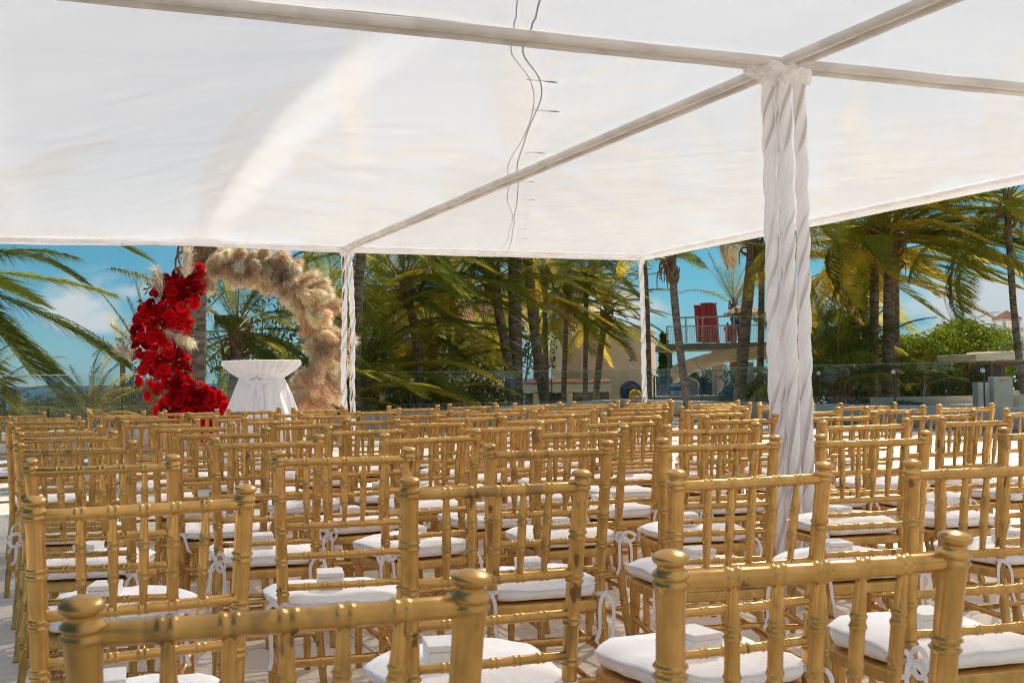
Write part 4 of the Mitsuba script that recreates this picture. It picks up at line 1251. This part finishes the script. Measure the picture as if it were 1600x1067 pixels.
shrub('dark foliage mass behind the palm group on the right', [lobe(1290, 530, 40, 1.3, 1.1), lobe(1335, 550, 40, 1.2), lobe(1375, 580, 40, 1.0), lobe(1260, 560, 39, 1.1)], 9000, .08, 'bush_dark', 61)


# ---------------------------------------------------------------- buildings
def place(x, y, D, turn=0.0):
    """camera-facing local frame: +x right, +y away, z up, turned by 'turn' degrees, at ground level under the point"""
    p = at(x, y, D)
    return T().translate([float(p[0]), float(p[1]), 0]).rotate([0, 0, 1], -math.degrees(YAW) + turn)


def zat(y, D, x=800):
    return float(at(x, y, D)[2])


def mpp(D):
    return D / FPX


G0 = -2.3
# white building: big wall block, low porch with red tiled top
D = 46
wb = thing('building', 'pale building with a big blank wall and a low porch with red tiled edge', 'building')
M = place(1003, 560, D, -14)
zt = zat(513, D, 960)
wid = 95 * mpp(D) / math.cos(rad(14))
put(wb, 'wall', mikit.ply(boxm(wid, 4.4, zt - G0, (-wid / 2, 2.2, (zt + G0) / 2), .03), 'beige_render'), tw=M)
put(wb, 'roof_edge', mikit.ply(boxm(wid + .08, 4.5, .09, (-wid / 2, 2.2, zt + .047), .01), 'white_render'), tw=M)
put(wb, 'window', mikit.ply(boxm(.02, .75, 1.5, (.012, 2.0, zat(560, D, 1010)), .004), 'brown_wood'), 'tall narrow brown window in the sunlit side', tw=M)
v, f = lathe([(0, 0), (.37, 0), (.37, .02), (.40, .03), (.43, .015), (.43, -.02)], 40)
R90 = np.array([[1, 0, 0], [0, 0, -1], [0, 1, 0.0]])
pw_ = put(wb, 'round_window', mikit.ply((v @ R90.T + np.array([-18 * mpp(D), -.03, zat(613, D, 985)]), f), 'porthole', 40), 'round dark window in the wall', tw=M)
M2 = place(893, 560, D + 2, 8)
put(wb, 'side_wall', mikit.ply(boxm(.9, 2.6, zat(520, D, 890) - G0, (0, 1.0, (zat(520, D, 890) + G0) / 2), .02), 'white_render'), 'white side wall', tw=M2)
M3 = place(955, 600, 42.5, -2)
pl = 138 * mpp(42.5)
put(wb, 'porch_fascia', mikit.ply(boxm(pl, 2.2, 11.5 * mpp(42.5), (-pl / 2, 1.1, zat(606, 42.5, 900)), .01), 'white_render'), 'white edge of the porch roof', tw=M3)
m = MB()
nt = 58
for k in range(nt):
    x = -pl + (k + .5) * pl / nt
    tv_, tf_ = tube([(x, .1, zat(599, 42.5, 900) + .02), (x, 1.6, zat(599, 42.5, 900) + .12)], .028, 8)
    m.add(tv_, tf_)
put(wb, 'porch_tiles', mikit.ply(m.mesh(), 'terracotta', 60), 'row of red roof tiles', 'stuff', tw=M3)
put(wb, 'porch_back', mikit.ply(boxm(pl, .2, 3.2, (-pl / 2, 2.0, zat(612, 42.5, 900) - 1.65)), 'dark_opening'), 'dark opening under the porch', tw=M3)
for xx in (-65, -118):
    put(wb, 'column', mikit.ply(boxm(9 * mpp(42.5), .25, 3.2, (xx * mpp(42.5), .3, zat(612, 42.5, 900) - 1.64), .01), 'beige_render'), tw=M3)

# tiled house behind the palms
D = 62
th = thing('house', 'beige house with a sloping red tiled roof among the palms', 'house')
M = place(735, 540, D, 8)
w_ = 150 * mpp(D)
ze = zat(504, D, 735)
put(th, 'wall', mikit.ply(boxm(w_, 4, ze - G0, (0, 2, (ze + G0) / 2), .02), 'beige_render'), tw=M)
put(th, 'window', mikit.ply(boxm(.9, .04, 1.0, (-.6, -.012, ze - 2.2), .01), 'dark_opening'), tw=M)
put(th, 'window', mikit.ply(boxm(.9, .04, 1.0, (1.2, -.012, ze - 2.2), .01), 'dark_opening'), tw=M)
m = MB()
nt = 46
for k in range(nt):
    x = -w_ / 2 - .25 + (k + .5) * (w_ + .5) / nt
    m.add(*tube([(x, -.35, ze + .02), (x, 2.2, ze + 1.15)], .075, 8))
m.add(*tube([(-w_ / 2 - .3, 2.2, ze + 1.18), (w_ / 2 + .3, 2.2, ze + 1.18)], .10, 8))
rk = put(th, 'roof', mikit.ply((np.array([[-w_ / 2 - .25, -.35, ze], [w_ / 2 + .25, -.35, ze], [w_ / 2 + .25, 2.2, ze + 1.12], [-w_ / 2 - .25, 2.2, ze + 1.12], [-w_ / 2 - .25, 4.6, ze], [w_ / 2 + .25, 4.6, ze]]), np.array([[0, 1, 2, 3], [3, 2, 5, 4]])), 'terracotta'), 'red tiled roof', tw=M)
put(rk, 'tiles', mikit.ply(m.mesh(), 'terracotta', 60), kind='stuff', tw=M)
D = 56
t2 = thing('house', 'house with red roof tiles just showing above the blank wall', 'house')
M = place(915, 540, D, 4)
w_ = 90 * mpp(D)
ze = zat(512, D, 915)
put(t2, 'wall', mikit.ply(boxm(w_, 3, ze - G0, (0, 1.5, (ze + G0) / 2), .02), 'beige_render'), tw=M)
m = MB()
for k in range(26):
    x = -w_ / 2 - .1 + (k + .5) * (w_ + .2) / 26
    m.add(*tube([(x, -.3, ze + .02), (x, 1.5, ze + .55)], .06, 8))
put(t2, 'roof', mikit.ply((np.array([[-w_ / 2 - .1, -.3, ze], [w_ / 2 + .1, -.3, ze], [w_ / 2 + .1, 1.5, ze + .53], [-w_ / 2 - .1, 1.5, ze + .53], [-w_ / 2 - .1, 3.3, ze], [w_ / 2 + .1, 3.3, ze]]), np.array([[0, 1, 2, 3], [3, 2, 5, 4]])), 'terracotta'), tw=M)
put(t2, 'roof__tiles', mikit.ply(m.mesh(), 'terracotta', 60), kind='stuff', tw=M)

# ---------------------------------------------------------------- water slide tower
D = 40
st = thing('slide_tower', 'green steel slide tower with railings and a round concrete pillar', 'slide tower')


def bar(key, name, a, b, r, m, seg=6):
    return put(key, name, mikit.ply(tube([a, b], r, seg), m, True))


zd = zat(541, D, 1110)
dk = [at(1042, 540, 39), at(1215, 540, 39)]
dk0 = at(1042, 541, D - 1)
M = place(1042, 541, 39, 0)
wd = 172 * mpp(39)
put(st, 'deck', mikit.ply(boxm(wd, 3.2, 10 * mpp(39), (wd / 2, 1.6, zat(541, 39, 1110)), .01), 'green_metal'), 'green steel deck', tw=M)
for x in (1046, 1205):
    p = at(x, 541, 39.1)
    bar(st, 'column', [*p[:2], G0], [*p[:2], zat(538, 39, 1110)], 4 * mpp(39), 'green_metal', 10)
p = at(1121, 560, 40.3)
bar(st, 'pillar', [*p[:2], G0], [*p[:2], zat(546, 40, 1110)], 9.5 * mpp(40), 'beige_render', 20)
p = at(1172, 570, 38.5)
bar(st, 'pillar', [*p[:2], G0], [*p[:2], zat(566, 38.5, 1170)], 5 * mpp(40), 'grey_render', 14)
zr = zat(493.5, 38.9, 1110)
zm = zat(509, 38.9, 1110)
zb = zat(535, 38.9, 1110)
xs = [1042, 1072, 1090, 1098, 1122, 1147, 1170, 1192, 1212]
for k, x in enumerate(xs):
    p = at(x, 520, 38.9)
    bar(st, 'rail_post', [*p[:2], zb], [*p[:2], zr if k else zm], .025, 'rail_metal')
a, b = at(1042, 520, 38.9), at(1212, 520, 38.9)
a2 = at(1058, 520, 38.9)
bar(st, 'hand_rail', [*a2[:2], zr - .05], [*b[:2], zr], .03, 'rail_metal')
bar(st, 'hand_rail', [*a[:2], zm], [*b[:2], zm], .02, 'rail_metal')
m = MB()
for q in np.linspace(0, 1, 64):
    p = a + (b - a) * q
    m.add(*tube([[*p[:2], zb], [*p[:2], zm]], .009, 4))
put(st, 'balusters', mikit.ply(m.mesh(), 'rail_metal'), 'thin upright bars', 'stuff')

# red slide entrance: two tall curved shells
for (x0, x1, yt, yb, dep, lab) in ((1085, 1096, 478, 533, 40.4, 'narrow tall red curved shell on the slide tower, left of the wider one'), (1095, 1119, 475, 534, 40.0, 'wide tall red curved shell on the slide tower')):
    k_ = thing('slide_shell', lab, 'slide shell')
    zt_, zb_ = zat(yt, dep, 1100), zat(yb + 2, dep, 1100)
    rw_ = (x1 - x0) / 2 * mpp(dep)
    n = 22
    th_ = np.linspace(rad(150), rad(390), n)
    rows_o, rows_i = [], []
    for q in np.linspace(0, 1, 10):
        cx_ = at((x0 + x1) / 2 + 3.0 * q, yt, dep)
        z_ = zt_ + (zb_ - zt_) * q
        for rr_, L_ in ((rw_ * (1 + .12 * q), rows_o), (rw_ * (1 + .12 * q) - .035, rows_i)):
            L_.append(np.stack([cx_[0] + rr_ * (np.cos(th_) * R0[0] + np.sin(th_) * F0[0]), cx_[1] + rr_ * (np.cos(th_) * R0[1] + np.sin(th_) * F0[1]), np.full(n, z_)], 1))
    m = MB()
    m.add(np.vstack(rows_o), grid_faces(10, n))
    m.add(np.vstack(rows_i), grid_faces(10, n))
    m.add(np.vstack([rows_o[0], rows_i[0]]), grid_faces(2, n))
    rim = put(k_, 'shell', mikit.ply(m.mesh(), 'red_plastic', 40))
    put(k_, 'rim', mikit.ply(tube(rows_o[0], .03, 6), 'red_plastic', True))
    for side in (0, -1):
        put(k_, 'flange', mikit.ply(tube(np.array([r_[side] for r_ in rows_o]), .022, 6), 'red_plastic', True))

# beige open flume
fl = thing('slide_flume', 'beige water slide flume curving down under the tower deck', 'water slide')
cpts = [at(x, y, dd) for x, y, dd in ((1230, 543, 37.4), (1192, 548, 37.4), (1150, 551, 37.4), (1112, 559, 37.6), (1085, 568, 38.0), (1066, 577, 38.6), (1054, 588, 39.4))]
cp = curve(cpts, 60)
t = np.gradient(cp, axis=0)
t /= np.linalg.norm(t, axis=1, keepdims=True)
sid = np.cross(t, ZUP)
sid /= np.linalg.norm(sid, axis=1, keepdims=True)
upv = np.cross(sid, t)
rr_ = np.interp(np.arange(60), [0, 36, 59], [.27, .27, .24])
m = MB()
th_ = np.linspace(rad(-205), rad(25), 26)
o_ = cp[:, None] + rr_[:, None, None] * (np.cos(th_)[None, :, None] * sid[:, None] + np.sin(th_)[None, :, None] * upv[:, None])
i_ = cp[:, None] + (rr_ - .03)[:, None, None] * (np.cos(th_)[None, :, None] * sid[:, None] + np.sin(th_)[None, :, None] * upv[:, None])
m.add(o_.reshape(-1, 3), grid_faces(60, 26)).add(i_.reshape(-1, 3), grid_faces(60, 26))
fk = put(fl, 'trough', mikit.ply(m.mesh(), 'slide_plastic', 60))
for e in (0, -1):
    put(fl, 'lip', mikit.ply(tube(o_[:, e], .03, 6), 'slide_plastic', True))
for q in (18, 36, 48):
    put(fl, 'joint_ring', mikit.ply(tube(cp[q] + (rr_[q] + .012) * (np.cos(th_)[:, None] * sid[q] + np.sin(th_)[:, None] * upv[q]), .022, 6), 'slide_plastic', True))
f2 = thing('slide_flume', 'grey curved lower end of a slide behind the leaning dark palm', 'water slide')
m = MB()
uu, vv = np.meshgrid(np.linspace(rad(-60), rad(75), 14), np.linspace(0, 1, 10), indexing='ij')
ce = at(1078, 606, 37.5)
q = ce[None, None] + (.42 * np.sin(vv * 1.5) * 1.0)[..., None] * R0 * .75 + (.36 * np.sin(uu) - .22 * vv)[..., None] * ZUP + (.36 * np.cos(uu))[..., None] * F0
m.add(q.reshape(-1, 3), grid_faces(14, 10)).add((q + F0 * .03).reshape(-1, 3), grid_faces(14, 10))
put(f2, 'trough', mikit.ply(m.mesh(), 'grey_render', 60))
put(f2, 'lip', mikit.ply(tube(q[-1], .02, 6), 'card_white', True))
put(f2, 'lip', mikit.ply(tube(q[:, -1], .02, 6), 'card_white', True))

bk = thing('red_crate', 'dark red box on the slide tower deck beside the man in blue', 'box')
M = place(1142, 520, 40.2, 0)
put(bk, 'body', mikit.ply(boxm(15 * mpp(40), .5, 24 * mpp(40), (0, 0, zat(521, 40, 1142)), .02), 'red_plastic'), tw=M)
put(bk, 'lid', mikit.ply(boxm(16 * mpp(40), .53, .05, (0, 0, zat(508.5, 40, 1142)), .01), 'red_plastic'), tw=M)
fs = thing('float_ring', 'pair of orange red swim rings stacked under the flume', 'swim ring')
ce = at(1146, 568, 39)
for dz in (.07, -.07):
    aa = np.linspace(0, 2 * np.pi, 33)
    put(fs, 'ring', mikit.ply(tube(ce + ZUP * dz + .09 * (np.cos(aa)[:, None] * R0 + np.sin(aa)[:, None] * F0), .055, 10, False), 'orange_plastic', True))


def person(label, x, yfeet_z, D, h, shirt, hair, emblem=False, turn=1.0, arm=.2):
    key = thing('person', label, 'person')
    b = at(x, 520, D)
    b[2] = yfeet_z
    s = h / 1.75

    def J(r, u, f=0.0):
        return b + (R0 * r + ZUP * u - F0 * f) * s

    legs = []
    for q in (-1, 1):
        legs += [((J(q * .09, .90), .10 * s), (J(q * .10, .48, .03), .068 * s)), ((J(q * .10, .48, .03), .068 * s), (J(q * .11, .07), .045 * s)), ((J(q * .11, .05), .045 * s), (J(q * .13, .04, .15), .035 * s))]
    torso = [((J(0, .95), .13 * s), (J(0, 1.20), .14 * s)), ((J(-.12, 1.36), .075 * s), (J(.12, 1.36), .075 * s)), ((J(0, 1.20), .14 * s), (J(0, 1.36), .11 * s)), ((J(0, 1.42), .055 * s), (J(0, 1.52, .02), .05 * s))]
    head = [((J(0, 1.60, .02), .085 * s), (J(0, 1.66, .0), .09 * s)), ((J(0, 1.56, .05), .05 * s), (J(0, 1.60, .03), .075 * s)), ((J(0, 1.605, .10), .014 * s), (J(0, 1.59, .125), .012 * s))]
    arms = []
    for q in (-1, 1):
        e = J(q * .27, 1.12, .02 + arm * .3)
        w_ = J(q * .22, .98 + arm, .18 + arm * .4)
        arms += [((J(q * .19, 1.36), .058 * s), (e, .045 * s)), ((e, .045 * s), (w_, .032 * s)), ((w_, .034 * s), (J(q * .20, .95 + arm, .27 + arm * .4), .028 * s))]
        for k in range(4):
            o = J(q * (.185 + k * .018), .945 + arm, .27 + arm * .4)
            arms.append(((o, .010 * s), (o + (-F0 * -.0 - ZUP * .05 - F0 * .03) * s, .009 * s)))
        arms.append(((J(q * .185, .96 + arm, .24 + arm * .4), .011 * s), (J(q * .15, .95 + arm, .28 + arm * .4), .010 * s)))
    body = put(key, 'body', mikit.ply(blob(legs + torso + head + arms, .035, 4), 'skin', True))
    put(key, 'shirt', mikit.ply(blob([((J(0, .93), .145 * s), (J(0, 1.20), .158 * s)), ((J(-.13, 1.36), .09 * s), (J(.13, 1.36), .09 * s)), ((J(0, 1.20), .158 * s), (J(0, 1.36), .125 * s))] + [((J(q * .19, 1.36), .075 * s), (J(q * .25, 1.16, .02 + arm * .2), .062 * s)) for q in (-1, 1)], .04, 4), shirt, True))
    put(key, 'trousers', mikit.ply(blob([((J(-.08, .93), .125 * s), (J(.08, .93), .125 * s))] + [((J(q * .09, .90), .115 * s), (J(q * .10, .48, .03), .085 * s)) for q in (-1, 1)], .04, 4), 'dark_opening', True))
    put(key, 'hair', mikit.ply(blob([((J(0, 1.69, -.02), .088 * s), (J(0, 1.64, -.05), .085 * s)), ((J(-.05, 1.66, -.01), .05 * s), (J(.05, 1.66, -.01), .05 * s))], .03, 3), hair, True))
    for q in (-1, 1):
        put(key, 'eye', mikit.ply(trimesh.creation.icosphere(1, .011 * s).apply_translation(J(q * .033, 1.635, .098)), 'hair_dark', True))
    if emblem:
        v, f = lathe([(0, .008), (.075, .006), (.075, -.01)], 20)
        put(key, 'emblem', mikit.ply((v @ basis_to(-F0).T * s + J(-.02, 1.25, .165), f), 'yellow_paint', 30), 'round yellow emblem on the chest')
    return key


zdeck = zat(536.5, 40.4, 1150)
person('person in a blue shirt with a round yellow emblem, standing on the slide tower', 1151, zdeck, 41.2, 1.28, 'blue_cloth', 'hair_white', True)
person('person with dark hair, only head and shoulders above the red box', 1137, zdeck, 42, .78, 'brown_wood', 'hair_dark')

# parasol on the tower
um = thing('parasol', 'cream and tan striped parasol over the slide tower', 'parasol')
D = 42.5
pc_ = at(1164, 487, D)
rx = 33 * mpp(D)
zc, ze = zat(474, D, 1164), zat(489, D, 1164)
pan = 24
for k in range(pan):
    a0, a1 = 2 * np.pi * k / pan, 2 * np.pi * (k + 1) / pan
    m = MB()
    uu, vv = np.meshgrid(np.linspace(a0, a1, 4), np.linspace(0.02, 1, 8), indexing='ij')
    zz = zc + (ze - zc) * vv ** 1.25
    sc = 1 - .04 * np.sin((uu - a0) / (a1 - a0) * np.pi) * vv
    m.add(np.stack([pc_[0] + rx * vv * sc * np.cos(uu), pc_[1] + rx * vv * sc * np.sin(uu), zz], -1).reshape(-1, 3), grid_faces(4, 8))
    e = np.stack([pc_[0] + rx * sc[:, -1] * np.cos(uu[:, 0]), pc_[1] + rx * sc[:, -1] * np.sin(uu[:, 0])], -1)
    m.add(np.vstack([np.c_[e, np.full(4, ze)], np.c_[e, np.full(4, ze - .10)]]), grid_faces(2, 4))
    put(um, 'canopy_panel', mikit.ply(m.mesh(), 'parasol_light' if k % 2 else 'parasol_tan', True))
bar(um, 'pole', [*pc_[:2], zdeck - .1], [*pc_[:2], zc + .02], .03, 'brown_wood')
bar(um, 'finial', [*pc_[:2], zc], [*pc_[:2], zc + .14], .035, 'brown_wood', 8)

# low pool wall, railing and bucket under the tower
pw = thing('pool_wall', 'low grey wall with a pale coping in front of the slide', 'wall')
M = place(1090, 625, 37.2, -3)
L = 190 * mpp(37.2)
zt = zat(620, 37.2, 1090)
put(pw, 'wall', mikit.ply(boxm(L, .3, zt - G0, (0, 0, (zt + G0) / 2), .01), 'grey_render'), tw=M)
put(pw, 'coping', mikit.ply(boxm(L + .04, .36, .055, (0, 0, zt + .029), .008), 'white_render'), tw=M)
sr = thing('stair_railing', 'dark stair railing beside the white building', 'railing')
for k in range(9):
    p = at(1018 + k * 2.6, 600, 42)
    bar(sr, 'baluster', [*p[:2], zat(626, 42, 1020)], [*p[:2], zat(584 + k * 1.7, 42, 1020)], .014, 'dark_metal')
a, b = at(1016, 583, 42), at(1042, 599, 42)
bar(sr, 'hand_rail', a, b, .022, 'dark_metal')
bu = thing('bucket', 'blue and white round bucket beneath the slide tower', 'bucket')
p = at(1057, 612, 38.2)
v, f = lathe([(0, 0), (.16, 0), (.19, .14), (.21, .34), (.22, .36), (.20, .36), (.18, .1), (0, .08)], 24)
put(bu, 'body', mikit.ply((v + np.array([p[0], p[1], zat(617, 38.2, 1057)]), f), 'rail_metal', 40))
v, f = lathe([(.195, .14), (.215, .18), (.222, .26), (.212, .27)], 24)
put(bu, 'band', mikit.ply((v + np.array([p[0], p[1], zat(617, 38.2, 1057)]), f), 'blue_cloth', 40))
db = thing('stair_rail', 'pale diagonal handrail dropping toward the ringed palm', 'railing')
bar(db, 'rail', at(1119, 586, 36), at(1150, 603.5, 36), .025, 'rail_metal')
bar(db, 'rail', at(1104, 578.5, 36.2), at(1150, 578.5, 36.2), .022, 'rail_metal')
bar(db, 'post', at(1119, 586, 36), at(1119, 640, 36), .02, 'rail_metal')
bar(db, 'post', at(1150, 603, 36), at(1150, 640, 36), .02, 'rail_metal')

# ---------------------------------------------------------------- right hand bar and counters
D = 29
bw = thing('bench_wall', 'long low pale wall behind the last chairs on the right', 'wall')
M = place(1480, 640, D, 4)
L = 190 * mpp(D)
z1, z2 = zat(632, D, 1480), zat(619, D + .5, 1480)
put(bw, 'seat', mikit.ply(boxm(L, .6, z1 - G0, (-.15, .3, (z1 + G0) / 2), .012), 'white_render'), tw=M)
put(bw, 'back', mikit.ply(boxm(L * .93, .25, z2 - z1 - .004, (-.2, .75, (z1 + z2) / 2), .01), 'beige_render'), tw=M)
sb = thing('shower_wall', 'white shower wall with a shell shaped fixture', 'wall')
M = place(1563, 600, 27.5, 3)
wq = 31 * mpp(27.5)
zt = zat(588.5, 27.5, 1563)
put(sb, 'slab', mikit.ply(boxm(wq, .3, zt - G0, (0, 0, (zt + G0) / 2), .012), 'white_render'), tw=M)
zt2 = zat(597, 27.6, 1533)
put(sb, 'side_slab', mikit.ply(boxm(20 * mpp(27.6), .3, zt2 - G0, (-27 * mpp(27.5), .12, (zt2 + G0) / 2), .012), 'white_render'), tw=M)
m = MB()
zs = zat(596, 27.5, 1563)
for k in range(7):
    a = rad(30 + k * 20)
    m.add(*tube([(0, -.165, zs - .03), (.075 * math.cos(a), -.19, zs - .03 + .07 * math.sin(a))], np.array([.006, .014]), 6))
put(sb, 'shell_fixture', mikit.ply(m.mesh(), 'beige_render', True), 'beige shell shaped water outlet', tw=M)
cz = zat(617, 27, 1590)
put(sb, 'counter', mikit.ply(boxm(1.2, .7, cz - G0, (.95, .2, (cz + G0) / 2), .012), 'white_render'), tw=M)
br = thing('bar_hut', 'bar hut with a flat white roof and brown posts at the right edge', 'bar')
D = 33
M = place(1575, 560, D, 3)
Lr = 108 * mpp(D)
zr = zat(557, D, 1570)
put(br, 'roof', mikit.ply(boxm(Lr, 2.6, 9.5 * mpp(D), (0, 1.2, zr), .012), 'white_render'), 'flat white roof', tw=M)
put(br, 'upper_roof', mikit.ply(boxm(Lr * .62, 1.8, 4 * mpp(D), (.4, 1.3, zr + 7 * mpp(D)), .01), 'white_render'), tw=M)
for x in (-8, 30):
    for y in (.1, 2.2):
        put(br, 'post', mikit.ply(boxm(.09, .09, zr - G0 - .09, (x * mpp(D), y, (zr + G0) / 2 - .045), .006), 'brown_wood'), tw=M)
put(br, 'beam', mikit.ply(boxm(Lr * .58, .1, .16, (.25, .1, zr - .172), .006), 'brown_wood'), tw=M)
put(br, 'back_wall', mikit.ply(boxm(Lr * .6, .1, 2.6, (.45, 2.4, zr - 1.5)), 'dark_opening'), 'dark back wall', tw=M)
put(br, 'counter', mikit.ply(boxm(Lr * .55, .5, 1.0, (.5, .4, zat(612, D, 1570) - .5), .01), 'beige_render'), tw=M)
gz_ = thing('gazebo', 'far small gazebo with a red pyramid roof and white posts', 'gazebo')
D = 80
M = place(1573, 500, D, 10)
hw = 17 * mpp(D)
z0, z1 = zat(498, D, 1573), zat(487, D, 1573)
put(gz_, 'roof', mikit.ply((np.array([[-hw, -hw, z0], [hw, -hw, z0], [hw, hw, z0], [-hw, hw, z0], [0, 0, z1 + .1]]), np.array([[0, 1, 4], [1, 2, 4], [2, 3, 4], [3, 0, 4], [0, 2, 1], [0, 3, 2]])), 'terracotta'), tw=M)
put(gz_, 'fascia', mikit.ply(boxm(2 * hw - .1, 2 * hw - .1, .16, (0, 0, z0 - .09), .01), 'white_render'), tw=M)
for a in (-1, 1):
    for b in (-1, 1):
        put(gz_, 'post', mikit.ply(boxm(.18, .18, 5, (a * hw * .72, b * hw * .72, z0 - 2.68), .01), 'white_render'), tw=M)
put(gz_, 'floor', mikit.ply(boxm(2 * hw, 2 * hw, .3, (0, 0, zat(516, D, 1573)), .01), 'white_render'), tw=M)
